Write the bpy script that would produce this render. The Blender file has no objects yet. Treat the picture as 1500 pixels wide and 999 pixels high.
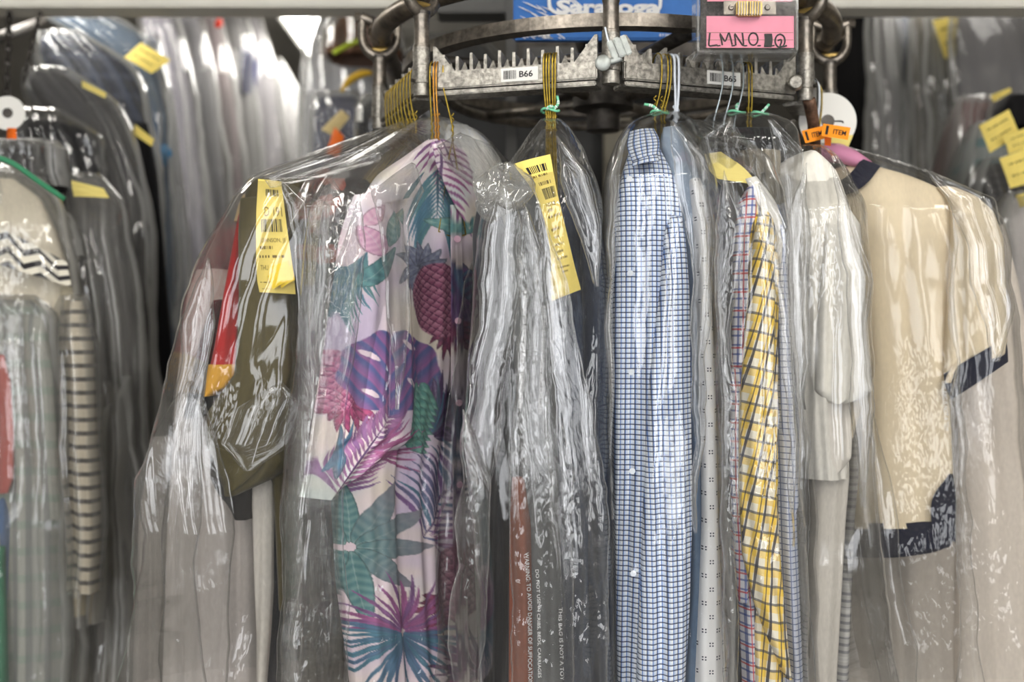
import bpy, bmesh, math
import numpy as np
from mathutils import Vector, Matrix

# ------------------------------------------------------------------ camera, light, exposure
SC = bpy.context.scene
COL = SC.collection
F = 1700.0                      # focal length in pixels of the 1500x999 frame
CY, CZ = -1.7, 1.55             # camera: level, eye height
cam_d = bpy.data.cameras.new('camera')
cam = bpy.data.objects.new('camera', cam_d); COL.objects.link(cam)
cam.location = (0, CY, CZ); cam.rotation_euler = (math.pi/2, 0, 0)
cam_d.sensor_width = 36; cam_d.lens = 36*F/1500
cam_d.clip_start = .05; cam_d.clip_end = 60
cam_d.dof.use_dof = True; cam_d.dof.focus_distance = 1.60; cam_d.dof.aperture_fstop = 2.5
SC.camera = cam
w = bpy.data.worlds.new('room_ambient'); SC.world = w; w.use_nodes = True
w.node_tree.nodes['Background'].inputs[0].default_value = (.90, .94, 1, 1)
w.node_tree.nodes['Background'].inputs[1].default_value = .5
SC.view_settings.view_transform = 'Standard'; SC.view_settings.look = 'None'
SC.view_settings.gamma = 1; SC.view_settings.use_curve_mapping = False
SC.view_settings.exposure = -.42
SC.cycles.transparent_max_bounces = 32
SC.cycles.max_bounces = 6; SC.cycles.diffuse_bounces = 3; SC.cycles.glossy_bounces = 2
SC.cycles.caustics_reflective = False; SC.cycles.caustics_refractive = False
SC.cycles.use_adaptive_sampling = True; SC.cycles.adaptive_threshold = .04
SC.cycles.use_denoising = True
SC.cycles.sample_clamp_indirect = 6
WINDOW = 9.0                    # brightness of the shop windows
LAMPS = [  # ceiling panels of the shop: x, y, half length x, half length y, strength
    (-.75, -1.75, .15, .75, 34), (.95, -1.55, .15, .75, 34), (.1, -3.4, .75, .15, 30),
    (-.70, 2.45, .11, .47, 22), (-1.35, 1.35, .15, .5, 26), (1.3, 1.6, .15, .5, 6)]

# ------------------------------------------------------------------ helpers
def S(r, g=None, b=None):
    if g is None: r, g, b = r
    f = lambda c: (c/12.92 if c <= .04045 else ((c+.055)/1.055)**2.4)
    return (f(r/255), f(g/255), f(b/255), 1)

def px(x, y, Y):
    d = Y - CY
    return np.array([(x-750)*d/F, Y, CZ+(499.5-y)*d/F])

def _h(ix, iy, s):
    n = (ix.astype(np.int64)*374761393 + iy.astype(np.int64)*668265263 + s*974634777) & 0x7fffffff
    n = ((n ^ (n >> 13))*1274126177) & 0x7fffffff
    n = ((n ^ (n >> 15))*1103515245) & 0x7fffffff
    return ((n >> 8) & 0xffff)/32767.5-1
def vn(x, y, s=0):
    x = np.asarray(x, float); y = np.asarray(y, float); x, y = np.broadcast_arrays(x, y)
    ix = np.floor(x); iy = np.floor(y); fx = x-ix; fy = y-iy
    fx = fx*fx*fx*(fx*(fx*6-15)+10); fy = fy*fy*fy*(fy*(fy*6-15)+10)
    a = _h(ix, iy, s); b = _h(ix+1, iy, s); c = _h(ix, iy+1, s); d = _h(ix+1, iy+1, s)
    return (a*(1-fx)+b*fx)*(1-fy)+(c*(1-fx)+d*fx)*fy
def fbm(x, y, s=0, o=3):
    r = 0; a = 1.; t = 0
    for i in range(o):
        r = r+a*vn(x*2**i, y*2**i, s+i*17); t += a; a *= .5
    return r/t
def fn(x, y, s=0):
    """faceted noise: flat triangles with sharp creases, like crumpled film"""
    x, y = np.broadcast_arrays(np.asarray(x, float), np.asarray(y, float)); ix = np.floor(x); iy = np.floor(y); fx = x-ix; fy = y-iy
    a = _h(ix, iy, s); b = _h(ix+1, iy, s); c = _h(ix, iy+1, s); d = _h(ix+1, iy+1, s)
    return np.where(fx > fy, a+(b-a)*fx+(d-b)*fy, a+(c-a)*fy+(d-c)*fx)
def ridge(x, y, s=0):
    return 1-2*np.abs(vn(x, y, s))

ORG = {}
def mk(name, V, faces, mat=None, parent=None, smooth=True, uv=None, col=None, origin=None):
    """one mesh object from world coordinates; parts keep their thing's origin"""
    V = np.asarray(V, float).reshape(-1, 3)
    if parent is not None: o0 = ORG[parent.name]
    elif origin is not None: o0 = np.asarray(origin, float)
    else: o0 = np.array([V[:, 0].mean(), V[:, 1].mean(), V[:, 2].min()])
    me = bpy.data.meshes.new(name)
    if isinstance(faces, np.ndarray):
        me.vertices.add(len(V)); me.vertices.foreach_set('co', (V-o0).ravel())
        n, k = faces.shape
        me.loops.add(n*k); me.loops.foreach_set('vertex_index', faces.ravel().astype(np.int32))
        me.polygons.add(n); me.polygons.foreach_set('loop_start', np.arange(0, n*k, k, dtype=np.int32))
        me.update(calc_edges=True)
    else:
        me.from_pydata((V-o0).tolist(), [], faces)
    nl = len(me.loops)
    if uv is not None:
        L = me.uv_layers.new(name='uv'); idx = np.zeros(nl, np.int32); me.loops.foreach_get('vertex_index', idx)
        L.data.foreach_set('uv', np.asarray(uv)[idx].ravel())
    if col is not None:
        at = me.color_attributes.new('Print', 'FLOAT_COLOR', 'POINT')
        at.data.foreach_set('color', np.asarray(col, np.float32).ravel())
    if smooth: me.polygons.foreach_set('use_smooth', np.ones(len(me.polygons), bool))
    me.validate()
    if mat: me.materials.append(mat)
    ob = bpy.data.objects.new(name, me); COL.objects.link(ob)
    if parent is not None: ob.parent = parent
    else: ob.location = o0
    ORG[ob.name] = o0
    return ob
def tag(o, label, cat, group=None):
    o['label'] = label; o['category'] = cat
    if group: o['group'] = group
    return o
def thing(name, loc, label, cat, group=None):
    o = bpy.data.objects.new(name, None); COL.objects.link(o); o.location = tuple(loc); o.empty_display_size = .03
    ORG[o.name] = np.asarray(loc, float)
    return tag(o, label, cat, group)
def struct(o): o['kind'] = 'structure'; return o

def bm_obj(name, bm, mat, parent=None, smooth=False):
    bm.verts.ensure_lookup_table()
    V = [v.co[:] for v in bm.verts]; bm.verts.index_update()
    Fc = [[v.index for v in f.verts] for f in bm.faces]; bm.free()
    return mk(name, V, Fc, mat, parent, smooth)
def box(name, c, s, mat, parent=None, axes=None, bevel=.0, seg=2):
    bm = bmesh.new(); bmesh.ops.create_cube(bm, size=1)
    bmesh.ops.scale(bm, vec=s, verts=bm.verts)
    if bevel: bmesh.ops.bevel(bm, geom=bm.edges[:], offset=bevel, segments=seg, affect='EDGES')
    M = Matrix.Translation(Vector(c))
    if axes is not None:
        R = Matrix(axes).transposed().to_4x4(); M = M @ R
    bmesh.ops.transform(bm, matrix=M, verts=bm.verts)
    return bm_obj(name, bm, mat, parent, False)
def smooth_path(P, n):
    P = np.asarray(P, float)
    if len(P) < 3 or n <= 1:
        return P
    Q = np.vstack([2*P[0]-P[1], P, 2*P[-1]-P[-2]]); out = []
    for i in range(1, len(Q)-2):
        for t in np.linspace(0, 1, n, endpoint=False):
            a, b, c, d = Q[i-1], Q[i], Q[i+1], Q[i+2]
            out.append(.5*((2*b)+(-a+c)*t+(2*a-5*b+4*c-d)*t*t+(-a+3*b-3*c+d)*t**3))
    out.append(P[-1]); return np.array(out)
def tube_geo(P, r, n=8, sub=4, caps=True, flat=None):
    P = smooth_path(P, sub); m = len(P); r = np.broadcast_to(np.interp(np.linspace(0, 1, m), np.linspace(0, 1, np.size(r)), np.atleast_1d(r)), (m,))
    T = np.gradient(P, axis=0); T /= np.linalg.norm(T, axis=1)[:, None]+1e-12
    up = np.array([0, 0, 1.]) if abs(T[0][2]) < .9 else np.array([1., 0, 0])
    N = np.cross(T[0], up); N /= np.linalg.norm(N); V = []
    for i in range(m):
        N = N-T[i]*np.dot(N, T[i]); N /= np.linalg.norm(N)+1e-12; B = np.cross(T[i], N)
        for k in range(n):
            a = 2*math.pi*k/n
            V.append(P[i]+r[i]*(math.cos(a)*N*(flat or 1)+math.sin(a)*B))
    Fc = [[i*n+k, i*n+(k+1) % n, (i+1)*n+(k+1) % n, (i+1)*n+k] for i in range(m-1) for k in range(n)]
    if caps: Fc += [list(range(n))[::-1], [(m-1)*n+k for k in range(n)]]
    return np.array(V), Fc
def tube(name, P, r, mat, parent=None, n=8, sub=4, flat=None):
    V, Fc = tube_geo(P, r, n, sub, True, flat)
    return mk(name, V, Fc, mat, parent)
def cyl(name, a, b, r, mat, parent=None, n=20, prof=None):
    """lathe along a-b; prof = [(t, r)...]"""
    a = np.asarray(a, float); b = np.asarray(b, float); T = (b-a)/np.linalg.norm(b-a)
    up = np.array([0, 0, 1.]) if abs(T[2]) < .9 else np.array([1., 0, 0])
    N = np.cross(T, up); N /= np.linalg.norm(N); B = np.cross(T, N)
    prof = prof or [(0, r*.9), (.0, r), (1, r), (1, r*.9)]
    V = []
    for t, rr in prof:
        for k in range(n):
            q = 2*math.pi*k/n; V.append(a+(b-a)*t+rr*(math.cos(q)*N+math.sin(q)*B))
    m = len(prof)
    Fc = [[i*n+k, i*n+(k+1) % n, (i+1)*n+(k+1) % n, (i+1)*n+k] for i in range(m-1) for k in range(n)]
    Fc += [list(range(n))[::-1], [(m-1)*n+k for k in range(n)]]
    o = mk(name, V, Fc, mat, parent, False)
    me = o.data; me.polygons.foreach_set('use_smooth', np.array([len(p.vertices) == 4 for p in me.polygons])); me.set_sharp_from_angle(angle=.7)
    return o
def panel(name, L, R, mat, parent=None, thick=.0006, n=24, m=8, bend=0, wave=0, seed=0, nrm=(0, -1, 0), col=None):
    """thin sheet with thickness between two polylines of 3-D points; bend bulges along nrm"""
    Lp = smooth_path(L, max(1, n//max(1, len(L)-1))); Rp = smooth_path(R, max(1, n//max(1, len(R)-1)))
    k = min(len(Lp), len(Rp)); Lp = Lp[np.linspace(0, len(Lp)-1, k).astype(int)]; Rp = Rp[np.linspace(0, len(Rp)-1, k).astype(int)]
    if k < n:
        s = np.linspace(0, k-1, n); f = lambda A: np.stack([np.interp(s, np.arange(k), A[:, j]) for j in range(3)], 1)
        Lp, Rp, k = f(Lp), f(Rp), n
    t = np.linspace(0, 1, m)[None, :, None]; nr = np.asarray(nrm, float); nr /= np.linalg.norm(nr)
    G = Lp[:, None]*(1-t)+Rp[:, None]*t
    vv = np.linspace(0, 1, k)[:, None]
    off = bend*np.sin(np.pi*t[..., 0])+wave*fbm(t[..., 0]*3+0*vv, vv*5, seed)
    G = G+off[..., None]*nr
    G2 = G-nr*thick
    V = np.concatenate([G.reshape(-1, 3), G2.reshape(-1, 3)]); N = k*m; Fc = []
    for i in range(k-1):
        for j in range(m-1):
            a = i*m+j; Fc.append([a, a+1, a+m+1, a+m][::-1]); Fc.append([N+a, N+a+1, N+a+m+1, N+a+m])
    ring = [j for j in range(m)]+[i*m+m-1 for i in range(1, k)]+[(k-1)*m+j for j in range(m-2, -1, -1)]+[i*m for i in range(k-2, 0, -1)]
    for a, b in zip(ring, ring[1:]+ring[:1]): Fc.append([a, b, N+b, N+a])
    uv = np.stack([np.broadcast_to(t[..., 0], (k, m))*np.linalg.norm(Rp[0]-Lp[0]), np.broadcast_to(1-vv, (k, m))*np.linalg.norm(Lp[-1]-Lp[0])], -1).reshape(-1, 2)
    o = mk(name, V, Fc, mat, parent, True, uv=np.concatenate([uv, uv]))
    o.data.set_sharp_from_angle(angle=1.0)
    return o, G, nr

# ------------------------------------------------------------------ text
_tc = {}
def text_geo(s, bold=0.0, shear=0):
    key = (s, bold, shear)
    if key in _tc: return _tc[key]
    cu = bpy.data.curves.new('t', 'FONT'); cu.body = s; cu.size = 1; cu.offset = bold; cu.shear = shear; cu.resolution_u = 3
    ob = bpy.data.objects.new('t', cu); COL.objects.link(ob)
    dg = bpy.context.evaluated_depsgraph_get(); dg.update()
    me = ob.evaluated_get(dg).to_mesh()
    V = np.array([v.co[:2] for v in me.vertices]); Fc = [list(p.vertices) for p in me.polygons]
    ob.evaluated_get(dg).to_mesh_clear(); bpy.data.objects.remove(ob); bpy.data.curves.remove(cu)
    _tc[key] = (V, Fc); return V, Fc
def flat_text(name, s, o, right, up, height, mat, parent, bold=0, width=None, lift=.0004, shear=0, center=False):
    V, Fc = text_geo(s, bold, shear)
    if not len(V): return
    right = np.asarray(right, float); up = np.asarray(up, float); right /= np.linalg.norm(right); up /= np.linalg.norm(up)
    n = np.cross(right, up)
    mn = V.min(0); ex = V.max(0)-mn; k = height/ex[1]; kx = (width/ex[0]) if width else k
    W = (V-mn)*[kx, k]
    if center: W = W-[ex[0]*kx/2, 0]
    P = np.asarray(o, float)+W[:, :1]*right+W[:, 1:]*up+n*lift
    return mk(name, P, Fc, mat, parent, False)
def grid_pt(G, r, c):
    """bilinear point of a grid (fractions r down, c across)"""
    n, m = G.shape[:2]; r = np.clip(np.asarray(r, float), 0, 1)*(n-1); c = np.clip(np.asarray(c, float), 0, 1)*(m-1)
    i = np.minimum(r.astype(int), n-2); j = np.minimum(c.astype(int), m-2); fr = (r-i)[..., None]; fc = (c-j)[..., None]
    return (G[i, j]*(1-fr)+G[i+1, j]*fr)*(1-fc)+(G[i, j+1]*(1-fr)+G[i+1, j+1]*fr)*fc
def grid_text(name, s, G, nr, r0, c0, hr, wc, mat, parent, bold=0, lift=.0006, vert=False):
    V, Fc = text_geo(s, bold)
    mn = V.min(0); ex = V.max(0)-mn; W = (V-mn)/ex
    if vert: P = grid_pt(G, r0+W[:, 0]*hr, c0+(W[:, 1])*wc)
    else: P = grid_pt(G, r0+(1-W[:, 1])*hr, c0+W[:, 0]*wc)
    return mk(name, P+nr*lift, Fc, mat, parent, False)
def grid_bars(name, G, nr, r0, c0, hr, wc, mat, parent, n=14, seed=1, lift=.0005):
    rs = np.random.RandomState(seed); V = []; Fc = []; x = 0
    ws = rs.choice([1, 1, 2, 3], n); gs = rs.choice([1, 1, 2], n); tot = (ws+gs).sum()
    for a, g in zip(ws, gs):
        q = grid_pt(G, [r0, r0, r0+hr, r0+hr], [c0+wc*x/tot, c0+wc*(x+a)/tot, c0+wc*(x+a)/tot, c0+wc*x/tot])+nr*lift
        Fc.append([len(V)+i for i in (3, 2, 1, 0)]); V += list(q); x += a+g
    o = mk(name, V, Fc, mat, parent, False); o['kind'] = 'stuff'; return o

# ------------------------------------------------------------------ materials
def newmat(name):
    m = bpy.data.materials.new(name); m.use_nodes = True; nt = m.node_tree
    return m, nt, nt.nodes['Principled BSDF'], nt.nodes['Material Output']
def nd(nt, t, **kw):
    n = nt.nodes.new(t)
    for k, v in kw.items():
        if k.startswith('i_'):
            kk = k[2:]; n.inputs[int(kk) if kk.isdigit() else kk].default_value = v
        else: setattr(n, k, v)
    return n
def math_n(nt, op, a, b=None, clamp=False):
    n = nt.nodes.new('ShaderNodeMath'); n.operation = op; n.use_clamp = clamp
    for i, v in enumerate((a, b)):
        if v is None: continue
        if hasattr(v, 'is_output'): nt.links.new(v, n.inputs[i])
        else: n.inputs[i].default_value = v
    return n.outputs[0]
def mixc(nt, fac, a, b):
    n = nt.nodes.new('ShaderNodeMix'); n.data_type = 'RGBA'
    for s, v in ((n.inputs['Factor'], fac), (n.inputs['A'], a), (n.inputs['B'], b)):
        if hasattr(v, 'is_output'): nt.links.new(v, s)
        else: s.default_value = v
    return n.outputs['Result']
def uvxy(nt, scale=(1, 1), rot=0):
    t = nd(nt, 'ShaderNodeUVMap', uv_map='uv'); mp = nd(nt, 'ShaderNodeMapping')
    mp.inputs['Scale'].default_value = (scale[0], scale[1], 1); mp.inputs['Rotation'].default_value = (0, 0, rot)
    nt.links.new(t.outputs[0], mp.inputs[0]); return mp.outputs[0]
def weave(nt, bs, amt=.25, scale=900):
    n = nd(nt, 'ShaderNodeTexNoise', i_Scale=scale, i_Detail=2.)
    c = nd(nt, 'ShaderNodeTexCoord'); nt.links.new(c.outputs['Object'], n.inputs[0])
    b = nd(nt, 'ShaderNodeBump', i_Strength=amt, i_Distance=.0006); nt.links.new(n.outputs[0], b.inputs['Height'])
    nt.links.new(b.outputs[0], bs.inputs['Normal'])
def solid(name, c, rough=.85, metal=0, mott=0, mscale=30, bump=0, sheen=0, spec=.3):
    m, nt, bs, out = newmat(name)
    bs.inputs['Base Color'].default_value = S(c); bs.inputs['Roughness'].default_value = rough; bs.inputs['Metallic'].default_value = metal
    bs.inputs['Specular IOR Level'].default_value = spec; bs.inputs['Sheen Weight'].default_value = sheen
    if mott or bump:
        n = nd(nt, 'ShaderNodeTexNoise', i_Scale=mscale, i_Detail=5., i_Roughness=.65)
        t = nd(nt, 'ShaderNodeTexCoord'); nt.links.new(t.outputs['Object'], n.inputs[0])
        if mott:
            a = S([max(0, x*(1-mott)) for x in c]); b = S([min(255, x*(1+mott*.7)) for x in c])
            r = nd(nt, 'ShaderNodeMapRange', i_1=.35, i_2=.65); nt.links.new(n.outputs[0], r.inputs[0])
            nt.links.new(mixc(nt, r.outputs[0], a, b), bs.inputs['Base Color'])
        if bump:
            b = nd(nt, 'ShaderNodeBump', i_Strength=bump, i_Distance=.002); nt.links.new(n.outputs[0], b.inputs['Height']); nt.links.new(b.outputs[0], bs.inputs['Normal'])
    return m
_cl = {}
def cloth(c, var=.05, scale=18):
    key = (tuple(c), var)
    if key in _cl: return _cl[key]
    m, nt, bs, out = newmat('cloth_%d_%d_%d' % tuple(c)); bs.inputs['Roughness'].default_value = .92; bs.inputs['Specular IOR Level'].default_value = .15
    bs.inputs['Sheen Weight'].default_value = .12
    n = nd(nt, 'ShaderNodeTexNoise', i_Scale=260., i_Detail=3.); nt.links.new(uvxy(nt, (1, .35)), n.inputs[0])
    nt.links.new(mixc(nt, n.outputs[0], S([x*(1-var*2) for x in c]), S([min(255, x*(1+var)) for x in c])), bs.inputs['Base Color'])
    weave(nt, bs); _cl[key] = m; return m
def lines(nt, coord, period, off, width):
    """1 inside a line of a repeating stripe"""
    f = math_n(nt, 'FRACT', math_n(nt, 'ADD', math_n(nt, 'DIVIDE', coord, period), off))
    return math_n(nt, 'LESS_THAN', f, width)
def checks(name, base, spec):
    """woven check: spec = (axis, period m, offset, width fraction, colour, opacity)"""
    m, nt, bs, out = newmat(name); bs.inputs['Roughness'].default_value = .9; bs.inputs['Specular IOR Level'].default_value = .15
    sp = nd(nt, 'ShaderNodeSeparateXYZ'); nt.links.new(uvxy(nt), sp.inputs[0]); c = S(base)
    for ax, per, off, wd, colr, op in spec:
        k = math_n(nt, 'MULTIPLY', lines(nt, sp.outputs[ax], per, off, wd), op)
        c = mixc(nt, k, c, S(colr))
    nt.links.new(c, bs.inputs['Base Color']); weave(nt, bs, .2); return m
def film(name, haze=.10, crease=.25, tint=(238, 238, 234), gloss=1.5, seed=0., bump=.5, fine=1., rough=.10):
    """clear dry-cleaning polythene: clear, a little milky, glossy, whiter along its creases"""
    m, nt, bs, out = newmat(name); nt.nodes.remove(bs)
    n = nd(nt, 'ShaderNodeTexNoise', i_Scale=1., i_Detail=2., i_Roughness=.6); n.noise_dimensions = '2D'; nt.links.new(uvxy(nt, (46*fine, 20*fine), .5+seed), n.inputs['Vector'])
    a = math_n(nt, 'ABSOLUTE', math_n(nt, 'SUBTRACT', n.outputs[0], .5))          # sharp little creases where the noise crosses .5
    ca = nd(nt, 'ShaderNodeVertexColor', layer_name='Print'); sc_ = nd(nt, 'ShaderNodeSeparateXYZ'); nt.links.new(ca.outputs[0], sc_.inputs[0])
    b = nd(nt, 'ShaderNodeBump', i_Strength=bump, i_Distance=.012); nt.links.new(math_n(nt, 'MULTIPLY', a, sc_.outputs[1]), b.inputs['Height'])
    fac = math_n(nt, 'ADD', math_n(nt, 'MULTIPLY', sc_.outputs[0], crease), haze, True)
    tr = nd(nt, 'ShaderNodeBsdfTransparent', i_Color=(.985, .985, .985, 1))
    df = nd(nt, 'ShaderNodeBsdfDiffuse', i_Color=S(tint)); tl = nd(nt, 'ShaderNodeBsdfTranslucent', i_Color=S(tint))
    ml = nd(nt, 'ShaderNodeMixShader', i_0=.45); nt.links.new(df.outputs[0], ml.inputs[1]); nt.links.new(tl.outputs[0], ml.inputs[2])
    m1 = nd(nt, 'ShaderNodeMixShader'); nt.links.new(fac, m1.inputs[0]); nt.links.new(tr.outputs[0], m1.inputs[1]); nt.links.new(ml.outputs[0], m1.inputs[2])
    gl = nd(nt, 'ShaderNodeBsdfGlossy', i_Roughness=rough); nt.links.new(b.outputs[0], gl.inputs['Normal'])
    fr = nd(nt, 'ShaderNodeFresnel', i_IOR=1.5); nt.links.new(b.outputs[0], fr.inputs['Normal'])
    m2 = nd(nt, 'ShaderNodeMixShader'); nt.links.new(math_n(nt, 'MINIMUM', math_n(nt, 'MULTIPLY', fr.outputs[0], gloss), .42), m2.inputs[0])
    nt.links.new(m1.outputs[0], m2.inputs[1]); nt.links.new(gl.outputs[0], m2.inputs[2]); nt.links.new(m2.outputs[0], out.inputs[0])
    return m

M = dict(
    alu=solid('cast_aluminium', (150, 146, 138), .42, .75, .28, 120, .5), steel=solid('worn_steel', (128, 121, 112), .38, .85, .25, 60, .15),
    dark=solid('dark_steel', (78, 74, 70), .5, .7, .25, 40, .1), pipe=solid('track_pipe_steel', (120, 110, 98), .36, .8, .3, 22, .12),
    zinc=solid('zinc_plate', (160, 164, 160), .48, .7, .1, 60), brass=solid('brass', (176, 150, 90), .4, .8, .1, 60),
    rust=solid('rusty_iron', (110, 84, 68), .6, .5, .35, 60, .2), gold=solid('gold_lacquered_wire', (158, 134, 52), .3, .75, .15, 200),
    copper=solid('copper_wire', (196, 140, 60), .3, .75, .1, 200), wire=solid('galvanised_wire', (170, 180, 184), .28, .8),
    blackwire=solid('black_coated_wire', (34, 34, 32), .35), whitep=solid('white_plastic', (222, 228, 236), .35, spec=.5),
    grey=solid('grey_paint', (104, 103, 100), .55, 0, .08, 8), black=solid('black_plastic', (22, 22, 24), .4),
    ink=solid('black_ink', (26, 24, 26), .7), white=solid('white_paper', (232, 230, 224), .8), pink=solid('pink_card', (240, 150, 172), .8, 0, .03, 25),
    yellow=solid('yellow_paper', (238, 215, 116), .8, 0, .03, 30), palegold=solid('pale_yellow_paper', (232, 214, 128), .8), orange=solid('orange_tag_paper', (250, 150, 30), .75),
    deeporange=solid('orange_card', (235, 110, 30), .75), mint=solid('mint_twist_tie', (120, 200, 160), .6), whiteink=solid('white_ink', (235, 235, 235), .7),
    greyink=solid('grey_ink', (120, 100, 50), .8), signblue=solid('sign_blue', (48, 112, 190), .45, 0, .06, 14), foam=solid('white_foam', (236, 234, 228), .8),
    pinkfoam=solid('pink_foam', (226, 150, 186), .7), green=solid('green_plastic', (60, 140, 100), .5), lime=solid('lime_plastic', (186, 204, 60), .5),
)
FILM = [film('clear_film', .022, .22, seed=1.3), film('clear_film_hazy', .03, .24, seed=4.7), film('clear_film_thin', .012, .18, seed=8.1),
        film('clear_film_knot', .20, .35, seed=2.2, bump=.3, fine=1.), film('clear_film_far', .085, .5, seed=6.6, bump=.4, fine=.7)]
FILM_H = film('clear_film_sheer', .015, .2, gloss=1.05, seed=11.5, tint=(240, 238, 232))

# ------------------------------------------------------------------ draped shells (cloth and film)
def interp_rows(rows, n, sm):
    rows = np.asarray(sorted(rows), float); py = np.linspace(rows[0, 0], rows[-1, 0], n)
    L = np.interp(py, rows[:, 0], rows[:, 1]); R = np.interp(py, rows[:, 0], rows[:, 2])
    k = max(1, int(n*sm))
    if k > 1:
        ker = np.hanning(2*k+1); ker /= ker.sum()
        f = lambda A: np.convolve(np.concatenate([2*A[0]-A[k:0:-1], A, 2*A[-1]-A[-2:-k-2:-1]]), ker, 'valid')
        L, R = f(L), f(R)
    return py, L, R
def ray_plane(X, pts, dr):
    """rays through pixel columns X meet vertical planes through pts (n,2) along dr"""
    nx, ny = dr[1], -dr[0]
    if ny > 0: nx, ny = -nx, -ny
    k = (X-750)/F
    d = (pts[:, 0]*nx+(pts[:, 1]-CY)*ny)/(k*nx+ny)
    return np.stack([k*d, CY+d], 1), d, np.array([nx, ny, 0.])
def shell(name, rows, Y=0., plane=None, thF=.03, thB=.12, back=None, n=90, nF=44, nB=14, mat=None, parent=None, sm=.03, ramp=.12, g0=.25,
          folds=(), noise=0, nscale=(8, 2.5), edge=0, crink=0, seed=0, p=2.3, cap=True, lean=None, colfn=None, taper=0., uvrot=0., fbase=.15):
    """closed loft: rows are (py, px left, px right) on a vertical plane; it bulges thF to the viewer side, thB behind"""
    py, L, R = interp_rows(rows, n, sm); v = np.linspace(0, 1, n)
    if plane is None: p0 = np.array([[0., Y]]*n); dr = np.array([1., 0])
    else: p0 = np.array([plane[0]]*n, float); dr = np.asarray(plane[1], float)/np.hypot(*plane[1])
    if lean:                                                       # (dx, dy, fraction): the top leans towards its hook
        s = np.clip(1-v/lean[2], 0, 1)[:, None]**1.3; p0 = p0+s*np.array([lean[:2]])
    if edge:
        L = L+edge*1.3*fn(py*.017, py*0+seed, seed)+edge*.3*fn(py*.06, 0*py, seed+2); R = R+edge*1.3*fn(py*.017, py*0+9, seed+5)+edge*.3*fn(py*.06, 0*py, seed+8)
    a, da, nr = ray_plane(L, p0, dr); b, db, _ = ray_plane(R, p0, dr)
    PL = np.column_stack([a, CZ+(499.5-py)/F*da]); PR = np.column_stack([b, CZ+(499.5-py)/F*db])
    W = np.linalg.norm(PR-PL, axis=1)
    bk = -nr if back is None else np.array([back[0], back[1], 0.])/np.hypot(*back)
    g = g0+(1-g0)*np.clip(v/ramp, 0, 1)**.7 if ramp > 0 else np.ones(n)
    tf = (1-np.cos(np.linspace(0, np.pi, nF)))/2*.6+np.linspace(0, 1, nF)*.4
    tb = (1-np.cos(np.linspace(0, np.pi, nB+2)[1:-1]))/2
    pf = lambda t, q: (1-np.abs(2*t-1)**q)**(1/q)
    t = tf[None, :]; vv = v[:, None]
    FR = PL[:, None]*(1-t[..., None])+PR[:, None]*t[..., None]
    off = thF*pf(t, p)*g[:, None]*(1-taper*vv)
    x = (t-.5)*W[:, None]; z = FR[..., 2]
    env = pf(t, 3.)*np.clip(fbase+vv*2.2, 0, 1)
    for (amp, lam, drift, ph) in folds:                            # vertical folds: amplitude, wavelength, slant, phase
        q = x/lam*2*np.pi+ph+drift*z*6+1.6*vn(z*1.7, x*0+ph, seed+3)+.9*vn(x*9, z*3, seed+4)
        s = np.sin(q); off = off+amp*env*(s*.75+.25*np.sin(2*q+.7)-.35*np.abs(s))
    if noise: off = off+noise*pf(t, 3.)*fbm(x*nscale[0], z*nscale[1], seed+11, 3)
    if crink:                                                      # film: sharp ridges in several directions
        A = np.clip(.38+1.1*fbm(x*5, z*3, seed+21)+.55*np.exp(-vv/.07), 0, 1); X = x+.014*fbm(x*7, z*3, seed+22); Z = z+.02*fbm(x*9, z*4, seed+23)
        k = 2.2*fn(X*9+Z*.8, Z*1.9, seed+31)+.9*fn(X*19-Z*2.5, Z*3.0, seed+36)+(.25+.75*A)*(.9*fn(X*13+Z*7, Z*7-X*5, seed+41)+.55*fn(X*22-Z*12, Z*12+X*8, seed+46)+.30*A*fn(X*44+Z*12, Z*26-X*14, seed+51))
        off = off+crink*pf(t, 4.)*k
        lap = np.abs(np.gradient(np.gradient(off, axis=1), axis=1))/(np.gradient(x, axis=1)**2+1e-9)+.4*np.abs(np.gradient(np.gradient(off, axis=0), axis=0))/(np.gradient(z, axis=0)**2+1e-9)
        crs = np.clip((lap-70.)/330., 0, 1)
    FR = FR+off[..., None]*nr
    u2 = tb[::-1][None, :]
    BK = PL[:, None]*(1-u2[..., None])+PR[:, None]*u2[..., None]
    BK = BK+(thB*pf(u2, 4.)*g[:, None])[..., None]*bk
    G = np.concatenate([FR, BK], 1); m = nF+nB
    V = G.reshape(-1, 3)
    i = np.arange(n-1)[:, None]; j = np.arange(m)[None, :]
    Fc = np.stack([i*m+j, (i+1)*m+j, (i+1)*m+(j+1) % m, i*m+(j+1) % m], -1).reshape(-1, 4)
    ub = (u2-.5)*W[:, None]; U = np.concatenate([x, W[:, None]-ub+0*ub+.5*thB], 1)
    uv = np.stack([U, G[..., 2]], -1).reshape(-1, 2)
    if uvrot: uv = uv @ np.array([[math.cos(uvrot), math.sin(uvrot)], [-math.sin(uvrot), math.cos(uvrot)]])
    col = None
    if crink: cr = np.concatenate([crs, np.zeros((n, nB))], 1).ravel()[:, None]; ar = np.concatenate([np.clip((A-.35)*1.8, .06, 1), np.full((n, nB), .1)], 1).ravel()[:, None]; col = np.concatenate([cr, ar, cr, cr*0+1], 1)
    if colfn is not None:
        PX = np.concatenate([L[:, None]*(1-t)+R[:, None]*t, L[:, None]*(1-u2)+R[:, None]*u2], 1); PY = np.broadcast_to(py[:, None], PX.shape)
        col = colfn(PX.ravel(), PY.ravel())
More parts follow.
